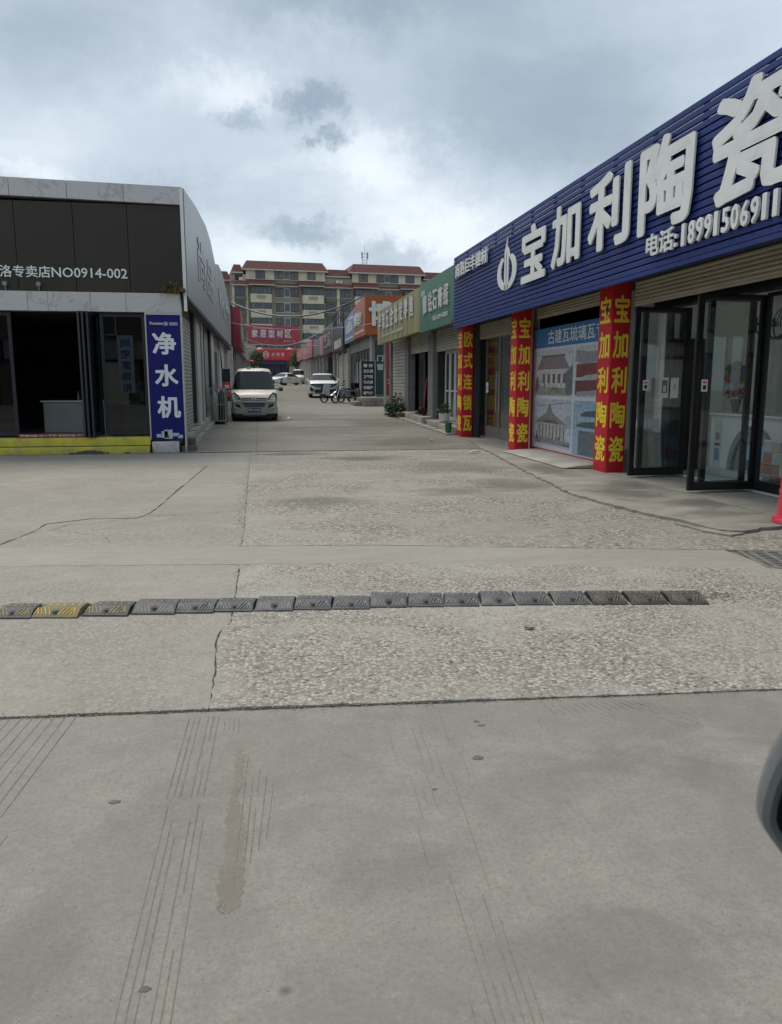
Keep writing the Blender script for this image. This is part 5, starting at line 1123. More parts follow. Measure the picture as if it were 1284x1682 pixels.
for i, (x, y) in enumerate(((-1.5, 26.5), (-1.27, 26.6), (-1.4, 27.2))):
    o = MB().lathe([(.09, 0), (.11, .03), (.11, .80 + .06 * i), (.05, .9 + .06 * i), (.03, .95 + .06 * i)], (x, y, z + .1), 14).build('gas_cylinder', mat('cyl_%d' % i, [(.42, .42, .40), (.05, .05, .05), (.30, .30, .29)][i], .4, .3), smooth=True); recenter(o, (x, y, z + .1))
    tag(o, ['pale', 'black', 'rear grey'][i] + ' cylinder inside the steel cage by the left wall', 'cylinder')
t = thing('advert_board', 'red and black advert board standing at the left wall behind the van mirror', 'sign', (-1.5, 37.5, gz(37)))
z = gz(37)
MB().box(-1.78, 37.5, z + .3, -1.33, 37.54, z + 1.85).build('frame', m_white, t)
MB().box(-1.75, 37.488, z + 1.20, -1.36, 37.499, z + 1.82).build('print', MATS['black_print'], t); MB().box(-1.75, 37.486, z + .55, -1.36, 37.499, z + 1.19).build('print', mat('hot_red_print', (.50, .04, .05), .5, var=.2, vscale=12), t)
MB().text('特惠', (-1.71, 37.48, z + .75), DX, DZ, .3, .22, .003, .04).build('lettering', m_swh, t); MB().box(-1.75, 37.487, z + .32, -1.36, 37.499, z + .545).build('print', m_dark, t)
t = thing('advert_board', 'narrow pale and red advert strip on the left wall beside the black and red board', 'sign', (-1.9, 37.2, gz(37)))
MB().box(-1.98, 37.3, z + .6, -1.84, 37.33, z + 1.85).build('sheet', mat('pale_pink', (.45, .25, .25), .5, var=.5, vscale=9), t)

# farther left shops
m_lr = mat('left_red_panel', (.22, .012, .03), .5, var=.12); m_lg = mat('weathered_grey_fascia', (.27, .26, .25), .7, var=.2, vscale=1, dirt=(.16, .14, .13), dirt_amt=.6, dscale=.8)
lrow = [(47.6, 57, 'red box sign', m_lr, 3.0, 5.3), (57.1, 68, 'grey weathered fascia', m_lg, 3.1, 4.7), (68.1, 80, 'long stained grey fascia', mat('stained_fascia', (.30, .28, .27), .7, var=.2, dirt=(.25, .12, .13), dirt_amt=.5), 3.0, 4.5),
        (80.1, 96, 'far grey fascia', m_lg, 2.9, 4.2), (96.1, 112, 'last pinkish fascia on the left', mat('pinkish_fascia', (.34, .25, .25), .7, var=.2), 2.9, 4.0)]
for i, (y0, y1, lb_, m_, za, zb) in enumerate(lrow):
    z = gz((y0 + y1) / 2); b_ = thing('row_shop', 'shop under the ' + lb_ + ' in the left row', 'building', (-2, (y0 + y1) / 2, z))
    MB().box(-8, y0, z - 1, -1.85, y1, z + 4.0).build('wall', m_side, b_); MB().box(-8.1, y0, z + 4.0, -1.8, y1, z + 4.1).build('roof', m_roof, b_)
    n = max(2, round((y1 - y0) / 2.6)); w_ = (y1 - y0) / n
    for k in range(n):
        MB().box(-1.84, y0 + k * w_, z - .3, -1.62, y0 + k * w_ + .45, z + 3.0).build('pier', m_wp if k % 2 else m_pill, b_)
        MB().box(-1.84, y0 + k * w_ + .5, z, -1.80, y0 + (k + 1) * w_ - .1, z + 2.6).build('door', m_blk if (k + i) % 3 else m_lr, b_)
    t = thing('shop_sign', lb_ + ' high on the left row', 'sign', (-1.5, (y0 + y1) / 2, z + za)); xs_ = -1.06 if i == 0 else -1.38
    MB().box(-1.80, y0 + .05, z + za, xs_, y1 - .05, z + zb).build('board', m_, t)
    if i == 0: MB().box(-1.82, y0 - .02, z + za - .05, -1.50, y0 + .04, z + zb + .1).build('dark_edge', mat('dark_maroon', (.06, .012, .02), .6), t)
    if i in (0, 2): MB().text('断桥门窗' if i == 0 else '铝合金型材', (xs_ + .01, y0 + 1, z + za + .4), DY, DZ, (y1 - y0) * .75, (zb - za) * .5, .03, .03).build('lettering', m_em, t)
t = thing('awning_frame', 'thin white awning frame reaching out from the left row under the banner', 'frame', (-1.3, 62, 3))
MB().tube([(-1.8, 62, 4.25), (-.55, 62, 4.25), (-.55, 62, 3.9)], .04, 6).tube([(-1.8, 64, 4.25), (-.55, 64, 4.25), (-.55, 62, 4.25)], .03, 6).tube([(-.78, 62, 3.9), (-.78, 62, 1.0)], .05, 6).build('tube', m_wp, t)
t = thing('lantern', 'small red lantern hanging at the left wall above the cream van', 'lantern', (-.55, 58, 3.0))
MB().lathe([(.06, 0), (.16, .06), (.19, .14), (.16, .22), (.06, .28)], (-.55, 58, 2.84), 14).build('shade', mat('lantern_red', (.50, .03, .04), .5), t, smooth=True); MB().tube([(-.55, 58, 3.1), (-.55, 58, 3.9), (-1.7, 58, 3.95)], .015, 5).build('hook', m_ink, t)

# ================================================================ BANNERS ACROSS THE STREET AND THE END BUILDING
m_rb = mat('faded_red_banner', (.36, .05, .075), .6, var=.10, vscale=.6); m_rb2 = mat('bright_red_sign', (.52, .02, .035), .5, var=.08)
t = thing('street_banner', 'faded red banner with five white characters stretched across the alley', 'banner', (1.3, 72, 4.9))
MB().prism([(-.98, 6.62), (-.98, 4.93), (.6, 4.90), (3.60, 4.86), (3.66, 6.30), (3.5, 6.46)], lambda a, b, s_: (a, 72.0 if s_ == 0 else 71.97, b)).build('sheet', m_rb, t)
for k, c_ in enumerate('家居型材区'): MB().text(c_, (-.62 + k * .73, 71.93, 5.50), DX, DZ, .56, .68, .02, .05).build('character', m_swh, t)
MB().text('商洛市家居建材博览中心', (-.5, 71.95, 6.26), DX, DZ, 1.9, .11, .01, .03).build('lettering', m_swh, t); MB().text('商 贸 广 场', (2.2, 71.95, 5.12), DX, DZ, 1.0, .14, .01, .03).build('lettering', m_swh, t)
MB().tube([(-1.4, 72.02, 4.88), (5.25, 72.02, 4.82)], .04, 6).tube([(-1.4, 72.02, 6.62), (3.7, 72.02, 6.40), (5.25, 72.02, 5.6)], .03, 6).build('rail', m_st, t)
for k, (x, lb_) in enumerate(((.05, 'left'), (2.85, 'right'))):
    o = thing('hanging_lamp', lb_ + ' pale lamp cap hanging just below the red street banner', 'lamp', (x, 76, 4.5)); MB().lathe([(.32, 0), (.25, .10), (.10, .17), (.03, .2)], (x, 76, 4.62), 14).build('shade', mat('lamp_rose', (.50, .30, .27), .6), o, smooth=True); MB().tube([(x, 76, 4.8), (x, 76, 5.4)], .02, 5).build('cord', m_ink, o)
eb = thing('end_building', 'low building closing the alley with a dark entrance under a red sign', 'building', (2, 124, 1.6))
ZE = gz(124)
m_beige = mat('beige_render', (.34, .32, .26), .85, var=.12)
MB().box(-9, 124, 0, -.1, 132, 7.6).box(4.5, 124, 0, 16, 132, 7.6).box(-.1, 124, 4.9, 4.5, 132, 7.6).build('wall', m_beige, eb)
MB().box(-9.3, 123.7, 7.6, 16.3, 132.3, 7.8).build('roof', m_roof, eb)
MB().box(-.1, 126, 1, 4.5, 126.2, 4.9).build('entrance', m_dark, eb)
for k in range(4): MB().box(.0 + k * 1.12, 124.3, ZE, 1.05 + k * 1.12, 124.36, 4.3).build('door', mat('dark_blue_glass', (.02, .025, .05), .2), eb)
MB().box(-.1, 123.8, 4.35, 4.5, 123.95, 4.95).build('blue_header', mat('dim_navy', (.03, .03, .09), .5), eb)
for k in range(7):
    w_ = MB().box(-.5 + k * 1.0, 123.9, 6.9, .4 + k * 1.0, 123.99, 7.5).build('window', m_blk2, eb); MB().box(-.44 + k, 123.88, 6.95, .34 + k, 123.899, 7.45).build('pane', mat('dull_window', (.05, .055, .06), .2), w_)
t = thing('building_sign', 'bright red sign with a hexagonal logo over the dark end entrance', 'sign', (2.5, 123.6, 5)); MB().box(-.6, 123.55, 5.0, 5.8, 123.75, 6.65).build('board', m_rb2, t)
hx_ = MB()
for r0, r1, a0, a1 in ((.42, .52, 0, 6),):
    P6 = lambda r, k: (1.0 + r * math.cos(math.pi / 6 + k * math.pi / 3), 5.85 + r * 1.05 * math.sin(math.pi / 6 + k * math.pi / 3))
    for k in range(6): hx_.prism([P6(r0, k), P6(r1, k), P6(r1, k + 1), P6(r0, k + 1)], lambda a, b, s_: (a, 123.54 if s_ == 0 else 123.50, b))
for dz_ in (-.14, .06): hx_.prism([(.68, 5.78 + dz_), (1.0, 5.98 + dz_), (1.32, 5.78 + dz_), (1.32, 5.88 + dz_), (1.0, 6.08 + dz_), (.68, 5.88 + dz_)], lambda a, b, s_: (a, 123.54 if s_ == 0 else 123.50, b))
hx_.build('logo', m_swh, t)
for k, c_ in enumerate('众铂鑫'): MB().text(c_, (1.85 + k * .72, 123.5, 5.65), DX, DZ, .52, .5, .03, .04).build('character', mat('lilac_white', (.5, .45, .55), .5), t)
MB().text('ZHONG BO XIN MEN CHUANG', (1.9, 123.52, 5.38), DX, DZ, 1.9, .12, .01, .02).build('lettering', MATS['faint_letter'], t)
MB().text('铝', (5.0, 123.5, 5.25), DX, DZ, .7, .85, .03, .05).build('character', m_swh, t)
MB().tube([(-.3, 112, 3.0), (-.3, 112, 3.5), (-1.2, 112, 3.5)], .04, 5)
# two street trees beside the entrance
def tree(cx, cy, h, rr_, label, seed):
    z = gz(cy); t = thing('street_tree', label, 'tree', (cx, cy, z)); rt = random.Random(seed)
    MB().tube([(cx, cy, z - .1), (cx + .05, cy, z + h * .35), (cx + .02, cy, z + h * .7)], [.13, .10, .05], 8).build('trunk', mat('bark', (.10, .085, .065), .9, var=.2, bump=.3), t)
    lb = MB()
    for k in range(7):
        q = k * .9 + rt.random(); lb.tube([(cx, cy, z + h * (.35 + .04 * k)), (cx + rr_ * .5 * math.cos(q), cy + rr_ * .5 * math.sin(q), z + h * (.5 + .05 * k)), (cx + rr_ * .85 * math.cos(q), cy + rr_ * .8 * math.sin(q), z + h * (.58 + .05 * k))], [.05, .035, .015], 5)
    lb.build('limb', MATS['bark'], t)
    for k in range(9):
        q = rt.random() * 6.28; e = rt.random() ** .6; leaves(cx + rr_ * .6 * e * math.cos(q), cy + rr_ * .6 * e * math.sin(q), z + h * (.42 + .45 * rt.random()), rr_ * .5, rr_ * .5, h * .2, 260, .22, seed * 10 + k, m_lf if k % 2 else m_lf2, t, 'crown')
tree(-.75, 117, 4.6, 1.5, 'small green street tree left of the dark end entrance', 3)
tree(5.3, 116, 4.4, 1.9, 'small green street tree right of the dark end entrance', 4)

# ================================================================ APARTMENT BLOCK
A_ = R(5.5); MA = Matrix(((math.cos(A_), -math.sin(A_), 0, 0), (math.sin(A_), math.cos(A_), 0, 147), (0, 0, 1, 0), (0, 0, 0, 1)))   # local x along the facade, y into it
def lx(u): return (u - 422) * .1128 + 0.0
ap = thing('apartment_block', 'seven storey cream apartment block with red tiled roofs behind the alley', 'building', (12, 148, 0))
m_cr = mat('cream_facade', (.58, .52, .40), .8, var=.07, vscale=.6, dirt=(.28, .25, .2), dirt_amt=.45, dscale=.5)
m_gw = mat('grey_brown_facade', (.30, .262, .205), .85, var=.12, vscale=.6, dirt=(.13, .12, .10), dirt_amt=.5, dscale=.6)
m_rt = mat('red_roof_tile', (.155, .058, .046), .7, var=.15, vscale=2, dirt=(.13, .05, .045), dirt_amt=.5)
m_rt2 = mat('eave_white', (.50, .48, .44), .7)
m_fr = mat('white_window_frame', (.42, .42, .40), .5); m_dfr = mat('dark_window_frame', (.035, .04, .045), .5)
m_wg = mat('window_glass', (.035, .045, .055), .12, var=.3, vscale=.9, spec=.7); m_wg2 = mat('curtained_glass', (.10, .105, .10), .2, var=.5, vscale=1.3)
MB(MA).box(lx(380), .02, -2, lx(790), 14, 20.6).build('wall', m_gw, ap)
MB(MA).box(lx(340), 3, -2, lx(381), 14, 19.0).build('wall', m_gw, ap)
MB(MA).box(lx(404), -.35, 19.9, lx(531), 13.9, 21.55).build('wall', m_cr, ap); MB(MA).box(lx(576), -.35, 19.9, lx(694), 13.9, 21.6).build('wall', m_cr, ap)
MB(MA).box(lx(385), .015, 19.2, lx(404) - .02, 10, 20.8).build('wall', m_cr, ap)
def hip(x0, x1, y0, y1, z0, z1, ins, nm='roof'):
    r = MB(MA).add([(x0, y0, z0), (x1, y0, z0), (x1, y1, z0), (x0, y1, z0), (x0 + ins, y0 + ins, z1), (x1 - ins, y0 + ins, z1), (x1 - ins, y1 - ins, z1), (x0 + ins, y1 - ins, z1)],
                   [(0, 1, 5, 4), (1, 2, 6, 5), (2, 3, 7, 6), (3, 0, 4, 7), (4, 5, 6, 7), (3, 2, 1, 0)]).build(nm, m_rt, ap)
    MB(MA).box(x0 + .03, y0 + .03, z0 - .22, x1 - .03, y1 - .03, z0 - .01).build('eave', m_rt2, ap); return r
hip(lx(397), lx(535), -1.1, 14, 21.65, 23.15, .95); hip(lx(570), lx(700), -1.1, 14, 21.7, 23.25, .95)
hip(lx(381), lx(400), -.5, 13, 21.1, 22.4, .5); hip(lx(532), lx(573), -.3, 13, 20.95, 22.15, .5); hip(lx(698), lx(745), -.3, 13, 21.0, 22.3, .5); hip(lx(338), lx(382), 2.0, 13, 20.0, 21.5, .6)
MB(MA).box(lx(342), 3.05, 19, lx(380), 12.9, 19.8).box(lx(533), 1.2, 19.5, lx(572), 12.9, 20.75).box(lx(698), 1.2, 19.5, lx(740), 12.9, 20.8).build('wall', m_gw, ap)
def skirt(u0, u1, out, z0, z1):
    x0, x1 = lx(u0), lx(u1)
    MB(MA).add([(x0, -out, z0), (x1, -out, z0), (x1, -.36, z1), (x0, -.36, z1), (x0, -.0, z0), (x1, 0, z0), (x1, 0, z1), (x0, 0, z1)], [(0, 1, 2, 3), (0, 3, 7, 4), (1, 5, 6, 2), (3, 2, 6, 7), (0, 4, 5, 1)]).build('roof_skirt', m_rt, ap)
    MB(MA).box(x0, -out + .04, z0 - .16, x1, -.03, z0 - .005).build('eave', m_rt2, ap)
for a, b, o_, z0, z1 in ((381, 407, .9, 18.9, 19.6), (407.2, 449, 1.7, 18.95, 19.75), (449.2, 486, .8, 18.9, 19.3), (486.2, 528, 1.7, 18.95, 19.75), (528.2, 576, .9, 18.9, 19.5), (576.2, 618, 1.7, 18.95, 19.75), (618.2, 655, .8, 18.9, 19.3), (655.2, 700, 1.7, 18.95, 19.75)): skirt(a, b, o_, z0, z1)
def win(u0, u1, z0, z1, y=-.02, n=2, fm=m_dfr, gm=m_wg, fw=.07):
    x0, x1 = lx(u0), lx(u1); f = MB(MA)
    f.box(x0, y - .08, z0, x1, y, z0 + fw).box(x0, y - .08, z1 - fw, x1, y, z1)
    w_ = (x1 - x0 - fw) / n
    for k in range(n + 1): f.box(x0 + k * w_, y - .079, z0 + fw, x0 + k * w_ + fw, y - .001, z1 - fw)
    o = f.build('window', fm, ap)
    for k in range(n): MB(MA).box(x0 + k * w_ + fw + .005, y - .05, z0 + fw, x0 + (k + 1) * w_ - .005, y - .03, z1 - fw).build('pane', gm if rw.random() > .3 else (m_wg2 if gm is m_wg else m_wg), o)
    return o
rw = random.Random(12)
P0 = 2.625
for mod in range(2):                      # the facade is two mirrored-looking house sections
    s = mod * 169 + (0 if mod == 0 else 0)
    us = lambda u: u + s
    for k in range(7):
        zt = 18.4 - P0 * k
        if zt < 1.5: break
        for b0, b1 in ((410, 443), (493, 527)):             # enclosed balconies
            if us(b1) > 720: continue
            MB(MA).box(lx(us(b0)), -1.25, zt - P0 + .05, lx(us(b1)), -.01, zt - 1.08).build('balcony', m_cr, ap, bev=0)
            MB(MA).box(lx(us(b0)) + .08, -1.15, zt - 1.07, lx(us(b1)) - .08, -.02, zt).build('balcony_room', m_dark, ap)
            win(us(b0) + .4, us(b1) - .4, zt - 1.06, zt + .02, -1.16, 6 if k % 2 else 5)
            MB(MA).box(lx(us(b0)) - .05, -1.3, zt + .03, lx(us(b1)) + .05, -.005, zt + .045 + .0).build('slab_edge', m_rt2, ap)
            MB(MA).box(lx(us(b0)) + 1.1, -1.29, zt - 1.9, lx(us(b1)) - 1.1, -1.252, zt - 1.35).build('ac_grille', m_gw, ap)
            MB(MA).box(lx(us(b0)) + 1.2, -1.32, zt - 1.75, lx(us(b1)) - 1.2, -1.291, zt - 1.68).build('ac_slot', m_rt2, ap)
        if us(488) < 720:
            MB(MA).box(lx(us(450)) - .1, -.10, zt - 1.62, lx(us(487)) + .1, -.021, zt - 1.5).box(lx(us(450)) - .1, -.10, zt + .2, lx(us(487)) + .1, -.021, zt + .3).build('band', m_rt2, ap)
            win(us(451), us(463), zt - 1.45, zt + .12, -.02, 2); win(us(463.6), us(474), zt - 1.45, zt + .12, -.02, 1, m_fr, m_wg2, .12); win(us(474.6), us(487), zt - 1.45, zt + .12, -.02, 2)
        for b0, b1 in ((533, 548), (557, 572)):
            if us(b1) > 720: continue
            win(us(b0), us(b1), zt - 1.35, zt + .1, -.02, 2)
            MB(MA).box(lx(us(b0)) - .1, -.55, zt - 2.15, lx(us(b1)) + .1, -.022, zt - 1.45).build('planter', mat('grey_green_ledge', (.13, .14, .115), .8, var=.15), ap)
            MB(MA).box(lx(us(b0)) - .2, -.62, zt - 1.449, lx(us(b1)) + .2, -.021, zt - 1.38).build('ledge', m_rt2, ap)
        if mod == 0:
            win(387, 401, zt - 1.35, zt + .1, -.02, 2); MB(MA).box(lx(386), -.5, zt - 2.15, lx(402), -.022, zt - 1.45).build('planter', mat('grey_green_ledge', (.13, .14, .115), .8), ap)
            win(350, 358, zt - 1.7, zt - .4, 2.98, 1); win(364, 374, zt - 1.7, zt - .4, 2.98, 2)
for u in (404, 550.5, 382): MB(MA).box(lx(u), -.16, -2, lx(u + (5 if u == 550.5 else 3)), -.005, 18.7).build('pilaster', m_cr, ap)
MB(MA).tube([(lx(406), -.25, 0), (lx(406), -.25, 18.8)], .08, 6).build('drain_pipe', m_rt2, ap)
for a, b, n, fm in ((419, 434, 2, m_dfr), (449, 462, 2, m_dfr), (462.5, 473, 1, m_fr), (473.5, 487, 2, m_dfr), (502, 515, 1, m_dfr), (587, 602, 2, m_dfr), (617, 629, 2, m_dfr), (629.5, 639, 1, m_fr), (639.5, 654, 2, m_dfr), (667, 682, 1, m_dfr)):
    win(a, b, 20.05 if n != 1 or fm is m_fr else 20.15, 21.40 if fm is not m_fr else 21.35, -.37, n, fm)
for u0, u1 in ((386, 399), (535, 546), (556, 568), (702, 712)): MB(MA).box(lx(u0), -.02 if u0 < 400 else 1.1, 19.7, lx(u1), .01 if u0 < 400 else 1.19, 20.75).build('loggia', m_dark, ap)
for u in (393, 549, 553): MB(MA).box(lx(u), -.5, 19.62, lx(u) + .7, -.1, 20.2).build('ac_unit', m_rt2, ap)
at = thing('antenna_mast', 'thin lattice antenna mast on the apartment roof', 'antenna', (lx(605), 155, 23))
an = MB(MA); ax = lx(608)
for dx_ in (-.45, .45): an.tube([(ax + dx_, 5, 22.6), (ax + dx_, 5, 26.3)], .06, 5)
for k in range(6): an.tube([(ax - .45, 5, 23 + k * .55), (ax + .45, 5, 23.25 + k * .55)], .04, 4); an.tube([(ax - .45, 5, 23.5 + k * .5), (ax + .45, 5, 23.3 + k * .5)], .03, 4)
for dx_ in (-.55, .55): an.box(ax + dx_ - .12, 4.8, 25.0, ax + dx_ + .12, 5.0, 26.2)
an.tube([(ax, 5, 26), (ax, 5, 27.6)], .035, 4); an.build('mast', m_st, at)

# ================================================================ THE OTHER SIDE OF THE ROAD (behind the camera; the shop glass mirrors it)
op = thing('opposite_shops', 'two storey shop building across the road behind the camera', 'building', (0, -22, 0))
MB().box(-26, -32, 0, 30, -22, 7.2).build('wall', mat('dark_brick', (.10, .09, .08), .85, var=.2), op); MB().box(-26.5, -32.5, 7.2, 30.5, -21.5, 7.5).build('roof', m_roof, op)
for k in range(13):
    x = -25 + k * 4.2; MB().box(x, -22.0, 0, x + 3.4, -21.93, 2.9).build('door', m_blk if k % 3 else m_shw, op)
    w_ = MB().box(x + .4, -22.0, 4.7, x + 2.8, -21.94, 6.3).build('window', m_fr, op); MB().box(x + .5, -21.938, 4.8, x + 2.7, -21.93, 6.2).build('pane', m_wg, w_)
    MB().box(x - .3, -22.0, 3.1, x + 3.8, -21.8, 4.3).build('sign_board', [m_blk2, m_navy, m_blk2, m_pill][k % 4], op)
# ================================================================ VEHICLES (built nose towards -y around their own origin)
def paint(nm, c, **k): return mat(nm, c, .42, .0, var=.05, coat=.25, obj=True, **k)
m_tyre = mat('tyre_rubber', (.018, .018, .019), .8, obj=True); m_rim = mat('alloy_rim', (.32, .32, .33), .35, .8, obj=True)
m_cg = mat('car_glass', (.010, .013, .016), .08, spec=.45, var=.2, obj=True)
m_lamp = mat('lamp_glass', (.34, .36, .37), .12, .3, var=.25, vscale=20, obj=True); m_plb = mat('blue_plate', (.02, .06, .25), .4, obj=True)
m_blp = mat('black_plastic', (.018, .018, .02), .5, obj=True); m_chr = mat('chrome', (.6, .6, .6), .15, .95, obj=True)
m_seat = mat('grey_seat_cloth', (.16, .165, .18), .8, obj=True)
def car(name, label, body, stations, glassy, wheels, wr, loc, rot, lower=None):
    """stations: (y, z_sill, z_belt, z_roof, w_sill, w_belt, w_roof); one loft for the body, panes proud of it"""
    t = thing(name, label, 'car' if name != 'parked_van' and name != 'far_van' else 'van', loc); t.rotation_euler.z = rot; ORG[t.name] = Vector()
    def ring(s):
        y, z0, zb, zr, w0, wb, wr_ = s; has = zr - zb > .03
        R_ = [(w0 * .90, z0), (w0, z0 + .07), (w0 * 1.01, z0 + (zb - z0) * .42), (wb * 1.005, z0 + (zb - z0) * .75), (wb * .985, zb - .015), (wb * .955, zb)]
        if has: R_ += [(wr_ + (wb * .955 - wr_) * .12, zb + (zr - zb) * .82), (wr_ * .93, zb + (zr - zb) * .955), (wr_ * .5, zr)]
        else: R_ += [(wb * .84, zb + (zr - zb) * .5 + .004), (wb * .6, zb + .012 + (zr - zb) * .8), (wb * .3, zr + .02)]
        return R_
    mb = MB(); n = None
    for s in stations:
        r = ring(s); full = [(x, z) for x, z in r] + [(-x, z) for x, z in r[::-1]]; n = len(full)
        mb.v += [(x, s[0], z) for x, z in full]
    for i in range(len(stations) - 1):
        for k in range(n): mb.f.append((i * n + k, i * n + (k + 1) % n, (i + 1) * n + (k + 1) % n, (i + 1) * n + k))
    mb.f += [tuple(range(n))[::-1], tuple((len(stations) - 1) * n + k for k in range(n))]
    o = mb.build('body', body, t, smooth=True)
    V = lambda i, k: Vector(mb.v[i * n + k])
    def pane(nm, quads, m=m_cg, off=.012, inset=.05):
        g_ = MB()
        for (a, b, c, d) in quads:
            P = [V(*a), V(*b), V(*c), V(*d)]; c0 = sum(P, Vector()) / 4; nn = (P[1] - P[0]).cross(P[3] - P[0]).normalized()
            if nn.dot(c0 - Vector((0, c0.y, .6))) < 0 and abs(nn.x) > .5: nn = -nn
            if abs(nn.x) <= .5 and nn.z < 0: nn = -nn
            Q = [p.lerp(c0, inset) + nn * off for p in P]; Q2 = [p.lerp(c0, inset * .5) - nn * .01 for p in P]
            g_.add(Q + Q2, [(0, 1, 2, 3), (0, 4, 5, 1), (1, 5, 6, 2), (2, 6, 7, 3), (3, 7, 4, 0)])
        return g_.build(nm, m, t)
    for nm, i, j, kind in glassy:
        if kind == 'side':
            for a, b in ((5, 6), (n - 6, n - 7)): pane(nm, [((i, a), (j, a), (j, b), (i, b))], inset=.07)
        else:       # screen: follows the curved front or back of the loft from pillar to pillar
            g_ = MB(); ks = list(range(6, n - 6)); rows = [.02, .95] if kind == 'f' else [.07, .88]; cols = []
            for r_ in rows:
                line = []
                for q, k in enumerate(ks):
                    p = V(i, k).lerp(V(j, k), r_)
                    if q in (0, len(ks) - 1): p = p.lerp(V(i, ks[1 if q == 0 else -2]).lerp(V(j, ks[1 if q == 0 else -2]), r_), .12)
                    line.append(p)
                cols.append(line)
            nn = (cols[1][3] - cols[0][3]).cross(Vector((1, 0, 0))).normalized()
            if nn.z < 0: nn = -nn
            P = [p + nn * .014 for l_ in cols for p in l_]; m0 = len(ks); P += [p - nn * .02 for p in P]
            fs = [(q, q + 1, m0 + q + 1, m0 + q) for q in range(m0 - 1)]
            rim = list(range(m0)) + [2 * m0 - 1 - q for q in range(m0)]
            fs += [(rim[q], rim[(q + 1) % len(rim)], rim[(q + 1) % len(rim)] + 2 * m0, rim[q] + 2 * m0) for q in range(len(rim))]
            g_.add(P, fs).build(nm, m_cg, t, smooth=True)
    for (x, y) in wheels:
        sgn = 1 if x > 0 else -1
        MB().lathe([(wr * 1.13, -.012), (wr * 1.13, .012)], (x + sgn * .012, y, wr + .02), 22, 'x').build('wheel_arch', m_blp, t)
        w_ = MB().lathe([(wr * .6, -.105), (wr * .95, -.10), (wr, -.07), (wr, .07), (wr * .95, .10), (wr * .6, .105)], (x - sgn * .075, y, wr), 24, 'x').build('wheel', m_tyre, t, smooth=True)
        rm = MB().lathe([(wr * .62, 0), (wr * .60, .012), (wr * .2, .004), (wr * .12, .016)], (x - sgn * .075 + sgn * .105 - (.014 if sgn > 0 else 0), y, wr), 20, 'x')
        for q in range(5):
            a = q * 1.2566; c_, s_ = math.cos(a), math.sin(a); rm.tube([(x + sgn * .040, y + wr * .12 * c_, wr + wr * .12 * s_), (x + sgn * .040, y + wr * .57 * c_, wr + wr * .57 * s_)], .022, 5)
        rm.build('rim', m_rim, w_)
    return t
B = lambda t, nm, m, *bx, **k: [None, MB()][1].box(*bx).build(nm, m, t, **k)
def quadp(t, nm, m, pts, th=.02, bev=0):
    """small panel: outline in (x, z) at depth y per point, pushed th towards the nose"""
    n = len(pts); return MB().add([(x, y, z) for x, y, z in pts] + [(x, y - th, z) for x, y, z in pts], [tuple(range(n)), tuple(range(n, 2 * n))[::-1]] + [(i, (i + 1) % n, n + (i + 1) % n, n + i) for i in range(n)]).build(nm, m, t, bev=bev)
def mirrored(t, nm, m, pts, th=.02): quadp(t, nm, m, pts, th); quadp(t, nm, m, [(-x, y, z) for x, y, z in pts][::-1], th)

# cream minivan in the foreground of the alley
m_crm = paint('cream_paint', (.56, .54, .43)); m_bmp = paint('grey_bumper_paint', (.33, .34, .33))
van = car('parked_van', 'cream minivan with blue number plate parked facing out on the left of the alley', m_crm,
    [(-.02, .34, .66, .66, .60, .62, .5), (.05, .24, .80, .80, .72, .73, .6), (.22, .22, .93, .93, .77, .77, .62), (.50, .22, 1.05, 1.06, .785, .785, .64), (.62, .22, 1.04, 1.08, .79, .79, .75), (1.22, .22, 1.10, 1.76, .79, .79, .60),
     (1.42, .22, 1.10, 1.83, .79, .79, .60), (2.30, .22, 1.10, 1.86, .79, .79, .60), (3.3, .22, 1.10, 1.85, .79, .79, .60), (3.72, .24, 1.10, 1.76, .785, .78, .58), (3.86, .34, 1.05, 1.2, .76, .75, .52)],
    [('windshield', 4, 5, 'f'), ('side_window', 5, 7, 'side'), ('side_window', 7, 8, 'side'), ('rear_window', 9, 10, 'b')], [(.76, .72), (-.76, .72), (.76, 3.1), (-.76, 3.1)], .29, (-.215, 27.6, gz(27.6)), R(.5))
MB().add([(-.70, -.045, .44), (.70, -.045, .44), (.72, -.04, .66), (-.72, -.04, .66), (-.77, .12, .44), (.77, .12, .44), (.78, .14, .68), (-.78, .14, .68), (-.62, -.03, .26), (.62, -.03, .26), (.72, .1, .24), (-.72, .1, .24)],
         [(0, 1, 2, 3), (0, 3, 7, 4), (1, 5, 6, 2), (3, 2, 6, 7), (8, 9, 1, 0), (9, 10, 5, 1), (8, 0, 4, 11)]).build('bumper', m_bmp, van)
quadp(van, 'grille', m_blp, [(-.42, -.01, .71), (.42, -.01, .71), (.46, .02, .80), (-.46, .02, .80)], .03); B(van, 'grille_bar', m_chr, -.44, -.055, .735, .44, -.041, .755)
quadp(van, 'air_intake', m_blp, [(-.34, -.045, .50), (.34, -.045, .50), (.38, -.045, .62), (-.38, -.045, .62)], .012); B(van, 'grille_bar', m_bmp, -.36, -.066, .55, .36, -.058, .565)
MB().box(-.70, -.075, .66, .70, -.046, .705).build('bumper_top', mat('silver_bumper', (.55, .57, .58), .3, .3, obj=True), van, bev=.01); MB().prism([(-.14, .83), (-.05, .75), (0, .80), (.05, .75), (.14, .83), (.10, .83), (.05, .79), (0, .84), (-.05, .79), (-.10, .83)], lambda a, b, s_: (a, -.035 if s_ == 0 else -.048, b)).build('emblem', m_chr, van)
quadp(van, 'number_plate', m_plb, [(-.22, -.06, .33), (.22, -.06, .33), (.22, -.06, .46), (-.22, -.06, .46)], .012); MB().text('陕H·6T28K', (-.20, -.0735, .355), DX, DZ, .40, .085, .002, .03).build('plate_lettering', m_white, van)
